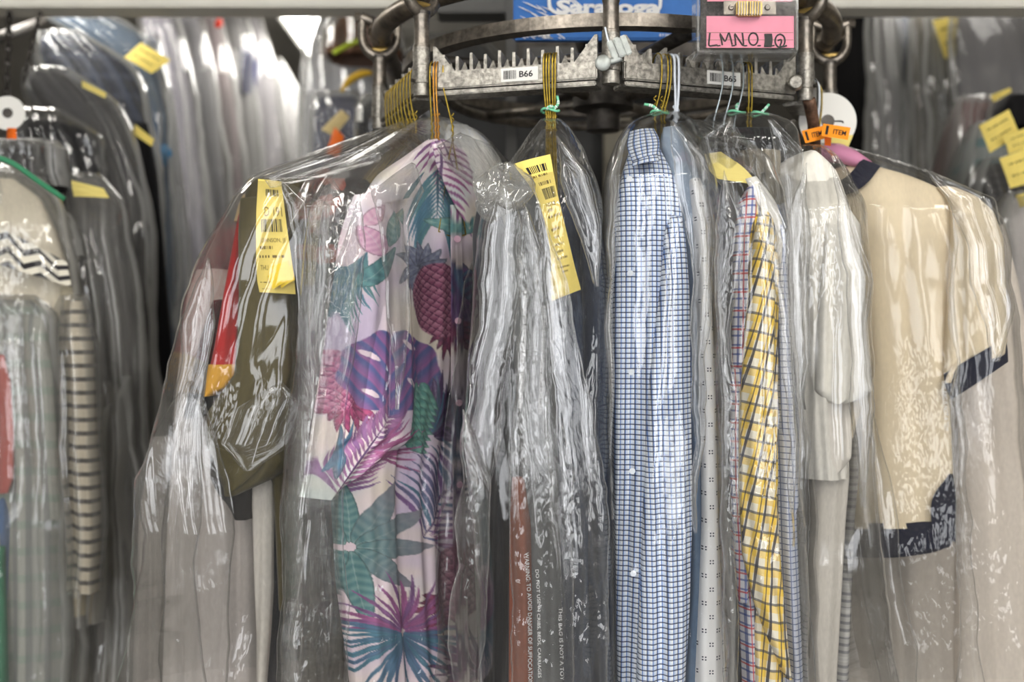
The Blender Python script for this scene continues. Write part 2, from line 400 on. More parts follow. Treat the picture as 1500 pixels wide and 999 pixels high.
    if cap:                                                        # close the top
        c = len(V); V = np.vstack([V, G[0].mean(0)[None]+[0, 0, .002]]); uv = np.vstack([uv, uv[:m].mean(0)])
        jj = np.arange(m); Fc = np.vstack([Fc, np.stack([jj, (jj+1) % m, np.full(m, c), np.full(m, c)], 1)])
        if col is not None: col = np.vstack([col, col[:1]])
        tri = Fc[-m:, :3].tolist(); Fl = Fc[:-m].tolist()+tri
        o = mk(name, V, Fl, mat, parent, True, uv=uv, col=col)
    else: o = mk(name, V, Fc, mat, parent, True, uv=uv, col=col)
    return o, FR, nr

# ------------------------------------------------------------------ the room
wallm = solid('painted_wall', (150, 146, 138), .9, 0, .05, 3)
struct(box('floor', (0, 2, -.02), (12, 14, .04), solid('vinyl_floor', (120, 116, 110), .6, 0, .1, 4)))
struct(box('ceiling', (0, 2, 2.80), (12, 14, .04), solid('ceiling_paint', (205, 202, 194), .9, 0, .03, 3)))
struct(box('wall_back', (0, 6.0, 1.4), (12, .08, 2.8), wallm))
struct(box('wall_left', (-4.5, 2, 1.4), (.08, 14, 2.8), wallm)); struct(box('wall_right', (4.5, 2, 1.4), (.08, 14, 2.8), wallm))
struct(box('trim_1', (0, .955, 2.40), (9, .09, .196), solid('lintel_paint', (244, 240, 228), .7, 0, .03, 5), bevel=.004))   # lintel over the opening
front = solid('shop_front_wall', (170, 166, 158), .9, 0, .04, 3)
WIN = [(-2.9, -1.55), (-.75, .35), (1.25, 2.7)]                     # daylight through the shop front behind the viewer
xs = [-4.5]+[v for p in WIN for v in p]+[4.5]
fw = struct(box('wall_front', (0, -4.64, .40), (9, .08, .80), front)); ORG['wall_front'] = np.array(fw.location)
box('upper_wall', (0, -4.64, 2.62), (9, .08, .36), front, fw)
for a, b in zip(xs[0::2], xs[1::2]): box('wall_pier', ((a+b)/2, -4.64, 1.62), (b-a, .08, 1.64), front, fw)
dm, nt, bs, out = newmat('daylit_pane'); bs.inputs['Base Color'].default_value = (.8, .85, .9, 1); bs.inputs['Emission Color'].default_value = (.96, .97, 1, 1); bs.inputs['Emission Strength'].default_value = WINDOW
for i, (a, b) in enumerate(WIN): struct(box('window_%d' % (i+1), ((a+b)/2, -4.66, 1.62), (b-a, .02, 1.64), dm))
for i, (x, y, hx, hy, st) in enumerate(LAMPS):
    lb = ['long ceiling light panel left of and behind the viewer', 'long ceiling light panel right of and behind the viewer', 'crosswise ceiling light panel far behind the viewer',
          'bright white ceiling light glowing above the far rows of bagged clothes', 'ceiling light panel hidden over the left clothes rail', 'ceiling light panel hidden over the right clothes rail'][i]
    t = thing('ceiling_light', (x, y, 2.70), lb, 'light')
    bm = bmesh.new(); bmesh.ops.create_cube(bm, size=1); bmesh.ops.scale(bm, vec=(hx*2+.06, hy*2+.06, .07), verts=bm.verts)
    bmesh.ops.translate(bm, vec=(x, y, 2.745), verts=bm.verts); bm_obj('housing', bm, M['white'], t)
    m, nt, bs, out = newmat('light_diffuser'); bs.inputs['Emission Color'].default_value = (1, .965, .90, 1); bs.inputs['Emission Strength'].default_value = st
    box('diffuser', (x, y, 2.70), (hx*2, hy*2, .018), m, t)

# ------------------------------------------------------------------ conveyor
V0, V1, V2 = np.array([-.139, .085]), np.array([.145, 0]), np.array([.46, .12])
VS = [np.array([-.235, .66]), np.array([-.235, .36]), V0, V1, V2, np.array([.575, .40]), np.array([.575, .70])]
ZB = 1.948                                   # height of the middle of the hook bars
CC = np.array([.165, .40])
def P3(q, z): return np.array([q[0], q[1], z])
# track pipe: a half circle in front, two runs to the back
ang = np.linspace(-math.pi/2, math.pi/2, 25)
ring = [P3(CC+.40*np.array([math.sin(a), -math.cos(a)]), 2.090) for a in ang]
pts = [P3((CC[0]-.40, 2.2), 2.09), P3((CC[0]-.40, 1.2), 2.09)]+ring+[P3((CC[0]+.40, 1.2), 2.09), P3((CC[0]+.40, 2.2), 2.09)]
tag(tube('track_pipe', pts, .0175, M['pipe'], n=16, sub=3), 'thick bent steel track pipe curving round the end of the clothes conveyor', 'pipe')
def flat_ring(name, c, R, z, wd, ht, mat, parent=None, n=96):
    V = []; Fc = []
    for k in range(n):
        a = 2*math.pi*k/n; d = np.array([math.sin(a), -math.cos(a)])
        for rr, zz in ((R, z+ht/2), (R, z-ht/2), (R-wd, z-ht/2), (R-wd, z+ht/2)): V.append(P3(c+rr*d, zz))
    for k in range(n):
        for j in range(4):
            Fc.append([k*4+j, k*4+(j+1) % 4, ((k+1) % n)*4+(j+1) % 4, ((k+1) % n)*4+j])
    o = mk(name, V, Fc, mat, parent, False); return o
g = thing('guide_ring', P3(CC, 2.03), 'flat dark steel guide ring running behind the hook bars', 'ring')
flat_ring('rim', CC, .362, 2.032, .030, .020, M['steel'], g)
for a in (.35, 1.95, 3.5, 5.1):
    d = np.array([math.sin(a), -math.cos(a)]); tube('spoke', [P3(CC+.03*d, 2.028), P3(CC+.34*d, 2.028)], .010, M['dark'], g, n=6, sub=1, flat=1.6)
g = thing('drive_wheel', P3(CC, 1.99), 'round spoked steel wheel turning under the conveyor bars', 'wheel')
wa = np.linspace(0, 2*math.pi, 49); tube('rim', [P3(CC+.285*np.array([math.sin(a), -math.cos(a)]), 1.992) for a in wa], .0095, M['steel'], g, n=8, sub=1)
for a in (.9, 2.45, 4.0, 5.6):
    d = np.array([math.sin(a), -math.cos(a)]); tube('spoke', [P3(CC+.03*d, 1.985), P3(CC+.28*d, 1.992)], .009, M['steel'], g, n=8, sub=1)
cyl('hub', P3(CC, 1.93), P3(CC, 2.03), .05, M['dark'], g, prof=[(0, .02), (0, .03), (.35, .03), (.4, .055), (.6, .055), (.65, .03), (1, .03)])
cyl('axle', P3(CC, 2.03), P3(CC, 2.35), .016, M['dark'], g)

tall_me = small_me = None
def tooth(parent, c, ax, h, wd, dp, sharp, name):
    """a cast fin (or a small pyramid) standing on the bar"""
    ex, ey = ax; V = []
    for (sx, sy, z, k) in [(-1, -1, 0, 1), (1, -1, 0, 1), (1, 1, 0, 1), (-1, 1, 0, 1), (-1, -1, h, sharp), (1, -1, h, sharp), (1, 1, h*.8, sharp), (-1, 1, h*.8, sharp)]:
        V.append(np.array([*(c[:2]+ex*sx*wd/2*k+ey*sy*dp/2*(k if sharp < .5 else 1)), c[2]+z]))
    Fc = [[0, 3, 2, 1], [4, 5, 6, 7], [0, 1, 5, 4], [1, 2, 6, 5], [2, 3, 7, 6], [3, 0, 4, 7]]
    return mk(name, V, Fc, M['alu'], parent, False)
BARS = {}
def hook_bar(a, b, label, code=None, detail=True):
    d = b-a; ln = np.hypot(*d); ex = d/ln; ey = np.array([-ex[1], ex[0]])            # ey points to the conveyor's middle
    if np.dot(ey, CC-(a+b)/2) < 0: ey = -ey
    A, B = a+ex*.020, b-ex*.020; mid = (A+B)/2
    t = thing('hook_bar', P3(mid, ZB), label, 'rail', 'cast hook bars of the conveyor')
    ax3 = (tuple(P3(ex, 0)), tuple(P3(ey, 0)), (0, 0, 1)) if np.cross(ex, ey) > 0 else (tuple(P3(-ex, 0)), tuple(P3(ey, 0)), (0, 0, 1))
    L = np.hypot(*(B-A))
    box('bar_face', P3(mid, ZB), (L, .010, .027), M['alu'], t, ax3, .002)
    box('bar_flange', P3(mid+ey*.018, ZB-.019), (L-.004, .042, .007), M['alu'], t, ax3, .0015)
    box('back_rib', P3(mid+ey*.036, ZB-.004), (L-.01, .006, .022), M['alu'], t, ax3, .0015)
    nt_ = 11
    for i in range(nt_):
        f = (i+.7)/(nt_+.4); c = P3(A+(B-A)*f+ey*.014, ZB+.0125)
        tooth(t, c, (ex, ey), .027 if i % 2 == 0 else .023, .0055, .030, .8, 'tooth')
        if i < nt_-1 and detail:
            tooth(t, P3(A+(B-A)*(f+.5/(nt_+.4))+ey*.004, ZB+.0125), (ex, ey), .014, .011, .011, .15, 'ridge_point')
    for s, e in ((1, A), (-1, B)):                                  # gusset plates at both ends
        q = [P3(e, ZB+.013), P3(e+ex*s*.035, ZB+.013), P3(e+ex*s*.004, ZB+.052), P3(e, ZB+.052)]
        V = [x-P3(ey, 0)*.003 for x in q]+[x+P3(ey, 0)*.005 for x in q]
        mk('gusset', V, [[0, 1, 2, 3], [7, 6, 5, 4], [0, 4, 5, 1], [1, 5, 6, 2], [2, 6, 7, 3], [3, 7, 4, 0]], M['alu'], t, False)
    if detail:                                                      # raised foundry marks
        rt = P3(ex, 0) if ex[0] > 0 else P3(-ex, 0)
        flat_text('casting_mark', 'SK-4-0250-R', P3(A+(B-A)*(.76 if code == 'B66' else .03)-ey*.005, ZB-.004), rt, (0, 0, 1), .007, M['alu'], t, lift=.0006)
    if code:
        rt = P3(ex, 0) if ex[0] > 0 else P3(-ex, 0); f = {'B66': .54, 'B65': .56}[code]; c = P3(A+(B-A)*f-ey*.0062, ZB+.0005); up = np.array([0, 0, 1.])
        st = box('barcode_sticker', c, (.058, .0012, .0205), M['white'], t, ax3, .0003)
        flat_text('lettering', code, c+rt*.000-up*.0048+(-P3(ey, 0))*.0008, rt, up, .0095, M['ink'], st, bold=.02, width=.021)
        rs = np.random.RandomState(5); V = []; Fc = []; x = -.0245
        while x < -.005:
            wv = rs.choice([.0006, .0010, .0015]); q0 = c+rt*x-P3(ey, 0)*.0009
            V += [q0-up*.0065, q0+rt*wv-up*.0065, q0+rt*wv+up*.0065, q0+up*.0065]; k = len(V)-4; Fc.append([k, k+1, k+2, k+3]); x += wv+rs.choice([.0005, .0009])
        mk('barcode', V, Fc, M['ink'], st, False)['kind'] = 'stuff'
    BARS[label] = (A, B, ex, ey)
    return t
names = ['hook bar at the far left, running back from the side of the conveyor', 'left side hook bar crowded with gold hanger hooks', 'front hook bar carrying the white B66 barcode sticker',
         'front hook bar carrying the white B65 barcode sticker', 'right side hook bar behind the white letter disc', 'hook bar at the far right, running back along the conveyor']
for i in range(6): hook_bar(VS[i], VS[i+1], names[i], {2: 'B66', 3: 'B65'}.get(i), i in (2, 3))
def trolley(v, rad, label, clip=False):
    """knuckle, post and yoke that hang a hook bar from the pipe"""
    rad = rad/np.hypot(*rad); tn = np.array([-rad[1], rad[0]]); R3, T3 = P3(rad, 0), P3(tn, 0); up = np.array([0, 0, 1.])
    t = thing('trolley_bracket', P3(v, ZB-.02), label, 'bracket', 'trolley brackets of the conveyor'); b = P3(v, ZB)
    cyl('knuckle', b-up*.022, b+up*.052, .0135, M['alu'], t, prof=[(0, .009), (0, .0125), (.25, .0125), (.26, .0145), (.62, .0145), (.63, .0135), (1, .0135), (1, .008)])
    cyl('pivot_pin', b+R3*.012, b+R3*.019, .003, M['dark'], t, n=12)
    cyl('post', b+up*.052, b+up*.104, .0118, M['steel'], t, prof=[(0, .0135), (.08, .0135), (.1, .0118), (.85, .0118), (.9, .013), (1, .013)])
    cyl('collar', b+up*.103, b+up*.108, .0135, M['dark'], t)
    for s in (-1, 1):
        arm = tube('yoke_arm', [b+up*.105, b+up*.113+R3*s*.016, b+up*.128+R3*s*.028, b+up*.150+R3*s*.031, b+up*.178+R3*s*.030], [.0105, .0095, .0085, .0075, .008], M['steel'], t, n=10)
        cyl('roller', b+up*.176+R3*s*.032, b+up*.168+R3*s*.012, .0095, M['steel'], t)
        cyl('bolt_head', b+up*.176+R3*s*.044, b+up*.176+R3*s*.034, .0085, M['steel'], t, n=6)
    cyl('roller_pin', b+up*.1185-R3*.024, b+up*.1185+R3*.024, .0055, M['brass'], t, n=14)
    if clip:
        c = b+R3*.02+up*.022; e = T3 if T3[0] > 0 else -T3; e = e*.93+up*.36; f = up*.93-(T3 if T3[0] > 0 else -T3)*.36
        for k, o in enumerate((-.010, 0, .010)):
            box('clip_plate', c+e*(.012+o)+R3*(.003*(k % 2)), (.0095, .005, .030), M['zinc'], t, (tuple(e), tuple(R3), tuple(f)), .0015)
        cyl('clip_bolt', c-e*.018-f*.012-R3*.002, c-e*.018-f*.012+R3*.006, .0115, M['zinc'], t, prof=[(0, .0115), (.7, .0115), (1, .008)])
        tube('clip_strap', [c-e*.018-f*.012, c-e*.004-f*.014, c+e*.01-f*.015], .005, M['zinc'], t, n=8, flat=.5)
        tube('cable_tie', [c+e*.0-f*.01, c-e*.006+up*.02, c-e*.010+up*.038], .0016, M['whitep'], t, n=6)
    return t
trolley(VS[1], np.array([-1., -.1]), 'steel trolley bracket at the left bend of the track pipe')
trolley(V0, np.array([-.72, -.7]), 'steel trolley bracket at the left end of the B66 bar')
trolley(V1, np.array([-.05, -1.]), 'trolley bracket with a shiny clip between the two front bars', True)
trolley(V2, np.array([.75, -.66]), 'steel trolley bracket at the right end of the B65 bar')
trolley(VS[5], np.array([1., -.1]), 'steel trolley bracket at the right bend of the track pipe')
V2b = P3(V2, ZB)
tag(cyl('conveyor_knob', V2b+[-.022, -.028, .000], V2b+[-.024, -.038, .000], .012, M['alu'], prof=[(0, .012), (.6, .012), (1, .009)]), 'round cast bolt knob beside the right trolley bracket', 'bolt')
tag(tube('brace_arm', [V2b+[.004, -.006, -.02], V2b+[.018, .02, -.055], V2b+[.032, .06, -.100]], [.008, .0075, .007], M['rust'], n=10, flat=1.3), 'rusty brace arm slanting down below the right trolley bracket', 'arm')

# machine frame and maker's sign behind the conveyor
fr = thing('machine_frame', (.1, 1.0, 1.6), 'grey steel machine frame standing behind the conveyor wheel', 'frame')
def bx(nm, x0, x1, y0, y1, Y, dp, mat, parent, bev=.003):
    a = px(x0, y0, Y); b = px(x1, y1, Y); c = (a+b)/2; return box(nm, (c[0], Y+dp/2, c[2]), (abs(b[0]-a[0]), dp, abs(a[2]-b[2])), mat, parent, None, bev)
bx('crossbeam', 640, 750, -60, 18, .80, .08, M['grey'], fr); bx('post', 741, 757, -60, 330, .79, .05, M['grey'], fr); bx('cabinet', 757, 1040, 60, 98, .80, .10, M['dark'], fr)
bx('cabinet_panel', 766, 850, 68, 96, .785, .012, M['grey'], fr); bx('back_plate', 640, 1060, 96, 420, 1.05, .02, solid('dark_grey_sheet', (70, 70, 70), .7, 0, .1, 6), fr)
bx('pillar', 885, 925, 150, 420, .98, .04, solid('beige_post', (150, 144, 130), .7), fr); bx('post', 1005, 1030, 60, 420, .82, .05, M['grey'], fr)
tube('diagonal_channel', [px(846, 38, .52), px(868, 92, .50)], .018, M['dark'], fr, n=4, sub=1)
cyl('motor_knob', px(866, 118, .72), px(866, 140, .72), .018, M['black'], fr)
sg = thing('maker_sign', px(885, 58, .30), 'blue maker sign with white rounded lettering behind the conveyor', 'sign')
bx('board', 752, 1046, -78, 58, .30, .02, M['signblue'], sg)
o = px(812, 19, .298); rt, up = np.array([1., 0, 0]), np.array([0, 0, 1.]); k = 2.0/F
flat_text('lettering', 'Saratoga', px(815, 26.5, .29595), rt, up, 27*k, M['whiteink'], sg, bold=.045, width=151*k)
V = []; Fc = []; nn = 64                                            # white outline round the name
for i in range(nn):
    a = 2*math.pi*i/nn; ca, sa = math.cos(a), math.sin(a); sq = lambda q: math.copysign(abs(q)**.62, q)
    for w_, h_ in ((84, 25), (79, 20.5)): V.append(px(886+sq(ca)*w_, 2+sq(sa)*h_, .29593))
for i in range(nn): Fc.append([2*i, 2*i+1, 2*((i+1) % nn)+1, 2*((i+1) % nn)])
mk('lettering_outline', V, Fc, M['whiteink'], sg, False)
flat_text('small_lettering', 'B P FABRICATION, INC', px(966, 54, .29595), rt, up, 4.5*k, M['whiteink'], sg, bold=.02, width=52*k)
for q in range(7): bx('small_print', 762+q*6.5, 766.5+q*6.5, 48.5, 53, .29590, .002, M['whiteink'], sg, 0)
bx('white_line', 973, 1018, 43, 46.5, .29590, .002, M['whiteink'], sg, 0)
rs = np.random.RandomState(3); V = []; Fc = []
for i in range(26):                                                 # white brush streaks of the print, lower left and upper left
    x, y = rs.uniform(756, 835), rs.choice([rs.uniform(42, 56), rs.uniform(-10, 24)]); l = rs.uniform(14, 34); s = rs.uniform(.35, .8); l = min(l, max(2., (57-y)/s))
    V += [px(x, y, .29594), px(x+l, y+l*s, .29594), px(x+l+1.2, y+l*s-1, .29594), px(x+l*.4, y+l*s*.3-.6, .29594)]; Fc.append([len(V)-4+q for q in range(4)])
V = [v for v in V]; ob = mk('print_streaks', V, Fc, M['whiteink'], sg, False); ob['kind'] = 'stuff'

# acrylic holder with the pink card
Yb = -.075; kb = (Yb-CY)/F
acr = film('clear_acrylic', .05, .10, seed=3.3, bump=.12, gloss=1.2, rough=.06)
hb = thing('card_holder', px(1094, 84, Yb), 'clear acrylic card holder with a pink letter card over the B65 bar', 'card holder')
def quad(nm, pts, mat, parent): return mk(nm, pts, [[0, 1, 2, 3]], mat, parent, False)
bx('shell', 1020, 1171, -70, 76, Yb, .045, acr, hb, .005)
bx('back_plate', 1026, 1165, -66, 70, Yb+.038, .003, solid('speckled_dark_steel', (70, 66, 64), .5, .6, .6, 160, .2), hb, 0)
bx('letter_card', 1035, 1163, 23.5, 70, Yb+.006, .0012, M['pink'], hb, 0)
bx('upper_card', 1036, 1160, -60, 2, Yb+.007, .0012, M['pink'], hb, 0)
lt = bx('latch_plate', 1060, 1137, 1, 21, Yb+.004, .0015, M['steel'], hb, .0006)
bx('latch', 1079, 1117, 1, 22.5, Yb-.006, .010, M['brass'], hb, .002)
for i in range(9): bx('latch_rib', 1081+i*3.9, 1083+i*3.9, 2, 22, Yb-.0075, .003, M['dark'] if i == 4 else M['steel'], hb, .0004)
for x in (1071, 1124):
    c = px(x, 11, Yb+.0035); cyl('screw', c+[0, .002, 0], c-[0, .003, 0], .0042, M['steel'], hb, n=14, prof=[(0, .0042), (.5, .0042), (1, .003)])
    box('screw_slot', c-[0, .0031, 0], (.0055, .0006, .0009), M['black'], hb)
for x in (1023, 1168): bx('side_edge', x-1.5, x+1.5, -68, 74, Yb-.0004, .006, FILM[3], hb, .0008)
bx('base', 1021, 1170, 73, 79, Yb+.002, .05, acr, hb, .002)
bx('hanging_strap', 1085, 1105, -330, -66, Yb+.03, .006, M['dark'], hb, .001)
def ink(pts, r=.0012, close=False):
    q = [px(880+a/3.75, b/3.75, Yb+.0053) for a, b in pts]; tube('handwriting', q, r, M['ink'], hb, n=6, sub=3)
ink([(600, 180), (596, 215), (595, 250), (618, 250), (640, 247)])
ink([(668, 248), (662, 215), (655, 185), (672, 212), (684, 226), (695, 200), (704, 180), (714, 212), (722, 245)])
ink([(742, 250), (739, 215), (736, 185), (760, 220), (783, 250), (782, 215), (778, 180)])
ink([(838+25*math.sin(a), 214-34*math.cos(a)) for a in np.linspace(0, 6.28, 11)])
ink([(985+27*math.sin(a), 224-36*math.cos(a)) for a in np.linspace(0, 6.28, 11)]); ink([(972, 222), (990, 218), (992, 235), (985, 252), (1003, 256), (1022, 250)])
for a in (648, 728, 795, 870, 945): ink([(a-9, 251), (a, 251), (a+9, 250)], .0010)
for a in range(7): ink([(903+a*5.5, 186), (906+a*5.5, 222), (901+a*5.5, 258)], .0014)
for y_ in (178, 218): bx('ruled_line', 1035.5, 1162, y_/3.75, y_/3.75+.5, Yb+.0056, .0004, M['greyink'], hb, 0)

# letter discs
def disc(c, r, nrm, label):
    c = np.asarray(c); nrm = np.asarray(nrm)/np.linalg.norm(nrm); t = thing('letter_disc', c-[0, 0, r], label, 'disc')
    cyl('plate', c, c+nrm*.003, r, M['white'], t, n=48); return t, c+nrm*.0035, nrm
t, c, nr = disc(px(1212, 178, .235), .0475, (-.05, -1, 0), 'round white letter disc marked J beside the right hook bar')
rt = np.array([1., -.05, 0]); up = np.array([0, 0, 1.])
flat_text('letter', 'J', c+rt*.026-up*.004, up, -rt, .017, M['ink'], t, bold=.02); flat_text('letter', 'J', c-rt*.03-up*.018, -up, rt, .014, M['ink'], t, bold=.02)
cyl('centre_hole', c, c+nr*.0006, .011, M['dark'], t)
t, c, nr = disc(px(12, 166, .55), .033, (.1, -1, 0), 'round white disc hanging at the left edge among dark chains'); cyl('centre_hole', c, c+nr*.0006, .010, M['dark'], t)

# ------------------------------------------------------------------ hangers
def hanger(p, ey, down, arm, mat, label, group, r=.0013, ln=.20, twist=True, kink=0., colr=None):
    """hook over the bar at p (bar top middle); ey points inwards; arm = direction of the shoulders"""
    e = P3(ey, 0); up = np.array([0, 0, 1.]); arm = np.array([arm[0], arm[1], 0.]); arm /= np.linalg.norm(arm)
    side = np.cross(e, up)*kink
    pts = [p+e*.020-up*.020, p+e*.020+up*.006, p+e*.010+up*.0165, p+e*.0-up*-.0165, p-e*.0085+up*.008, p-e*.0095-up*.020, p-e*.007-up*.045+side*.4, p-up*(down*.8)+side, p-up*down+side]
    t = thing('wire_hanger', p-up*(down+.09), label, 'hanger', group)
    tube('hook', pts, r, mat, t, n=6, sub=4)
    b = pts[-1]
    if twist:
        q = np.linspace(0, 1, 22)
        tube('twisted_neck', [b+up*(.042*(1-x))+np.array([math.cos(x*26), math.sin(x*26), 0])*r*1.5 for x in q], r*.9, mat, t, n=5, sub=1)
    tube('shoulder_wire', [b, b+arm*ln*.4-up*.042, b+arm*ln-up*.130, b+arm*ln*.97-up*.142, b-up*.146, b-arm*ln*.97-up*.142, b-arm*ln-up*.130, b-arm*ln*.4-up*.042, b], r, mat, t, n=5, sub=3)
    return t
def bar_at(px_, i):
    """point on the bar top (segment i of VS) seen in pixel column px_"""
    a, b = VS[i], VS[i+1]; k = (px_-750)/F; d = b-a
    s = (k*(a[1]-CY)-a[0])/(d[0]-k*d[1]); q = a+d*s; ex = d/np.hypot(*d); ey = np.array([-ex[1], ex[0]])
    if np.dot(ey, CC-q) < 0: ey = -ey
    return np.array([q[0], q[1], ZB+.0135]), ey
GL = 'gold hanger hooks on the left side bar'
for i, f in enumerate(np.linspace(.30, .88, 9)):
    q = VS[1]+(V0-VS[1])*f; ex = (V0-VS[1])/np.hypot(*(V0-VS[1])); ey = np.array([-ex[1], ex[0]]); ey = ey if np.dot(ey, CC-q) > 0 else -ey
    hanger(P3(q, ZB+.0135), ey, .085+.004*(i % 3), (-.92, -.38), M['gold'], 'gold wire hanger in the crowded row on the left side bar', GL, ln=.10)
for x, mt, lb in ((633, 'gold', 'olive gold wire hanger left of the copper hooks above the tropical shirt'), (638, 'copper', 'left of two copper wire hangers above the tropical shirt'), (642, 'copper', 'right of two copper wire hangers above the tropical shirt')):
    p, ey = bar_at(x, 2); hanger(p, ey, .105, (-.6, -.8), M[mt], lb, 'hooks above the tropical shirt', ln=.03)
p, ey = bar_at(650, 2); hanger(p+P3(ey, 0)*.006, ey, .105, (-.6, -.8), M['gold'], 'single thin gold hanger hook slanting beside the copper hooks', 'hooks above the tropical shirt', ln=.03, kink=.012)
for i, x in enumerate((798.5, 802.5, 806.5, 811.5, 815.5)):
    p, ey = bar_at(x, 2); hanger(p, ey, .100, (0, -1), M['gold'], 'gold wire hanger in the bundle held by the mint tie beside B66', 'gold hooks beside the B66 sticker', r=.0015, ln=.08, kink=(i-2)*-.0012)
for i, x in enumerate((965, 974, 978.5)):
    p, ey = bar_at(x, 3); hanger(p, ey, .088, (0, -1), M['gold'], 'gold wire hanger above the blue gingham shirt', 'gold hooks above the gingham shirt', ln=.08, kink=-.006)
p, ey = bar_at(984, 3); hanger(p, ey, .098, (.1, -1), M['whitep'], 'left of two pale blue white hanger hooks above the gingham shirt', 'white hooks above the gingham shirt', r=.0021, ln=.08, kink=.006)
p, ey = bar_at(990, 3); hanger(p, ey, .098, (.1, -1), M['whitep'], 'right of two pale blue white hanger hooks above the gingham shirt', 'white hooks above the gingham shirt', r=.0021, ln=.08, kink=.001)
for i, x in enumerate((1054, 1069, 1084)):
    p, ey = bar_at(x, 3); hanger(p, ey, .098, (.3, -.95), M['wire'], ['leftmost', 'middle', 'rightmost'][i]+' of three silver wire hanger hooks crossing the B65 sticker', 'silver hooks on the B65 bar', ln=.04, twist=False, kink=-.010)
for i, x in enumerate((1092, 1096.5)):
    p, ey = bar_at(x, 3); hanger(p, ey, .092, (.3, -.95), M['gold'], 'gold wire hanger right of the B65 sticker', 'gold hooks right of the B65 sticker', ln=.04, kink=.004)
for x, mt, lb in ((.22, 'blackwire', 'black wire hanger hook in front of the white J disc'), (.30, 'whitep', 'white plastic coated hanger hook in front of the white J disc'), (.40, 'gold', 'gold wire hanger hook in front of the white J disc')):
    q = V2+(VS[5]-V2)*x; ex = (VS[5]-V2)/np.hypot(*(VS[5]-V2)); ey = np.array([-ex[1], ex[0]]); ey = ey if np.dot(ey, CC-q) > 0 else -ey
    hanger(P3(q, ZB+.0135), ey, .115, (.93, -.37), M[mt], lb, 'hooks in front of the J disc', ln=.10, r=.0018 if mt == 'whitep' else .0013)
def twist_tie(c, label, tails):
    t = thing('twist_tie', c, label, 'twist tie', 'striped mint twist ties'); c = np.asarray(c)
    tube('loop', [c+np.array([.013*math.cos(a), .010*math.sin(a)-.004, .002*math.sin(2*a)]) for a in np.linspace(0, 6.28, 12)], .0019, M['mint'], t, n=6, sub=2)
    for tl in tails:
        q = [c+np.array(v) for v in tl]; tube('tail', q, .0022, M['mint'], t, n=6)
        for k in range(4):
            a = smooth_path(q, 4); i = 1+int(k*(len(a)-3)/4); cyl('stripe', a[i], a[i+1]*.6+a[i]*.4, .0024, M['whiteink'], t, n=6)
twist_tie(px(806, 163, .028), 'striped mint twist tie round the hooks beside B66', [[(.004, -.012, 0), (.011, -.014, .008), (.010, -.013, .020)], [(-.006, -.012, 0), (-.001, -.016, .004), (.006, -.013, .003)]])
twist_tie(px(966, 166, .02), 'striped mint twist tie on the bag of the blue gingham shirt', [[(-.002, -.012, 0), (-.012, -.014, .008), (-.024, -.012, .011)]])
twist_tie(px(1078, 166, .06), 'striped mint twist tie left of the gold hooks on the trousers bag', [[(0, -.012, 0), (-.002, -.014, .008), (.001, -.012, .012)]])
twist_tie(px(1112, 168, .06), 'striped mint twist tie at the right end of the trousers bag top', [[(0, -.012, 0), (.006, -.014, .006), (.012, -.012, .013)]])

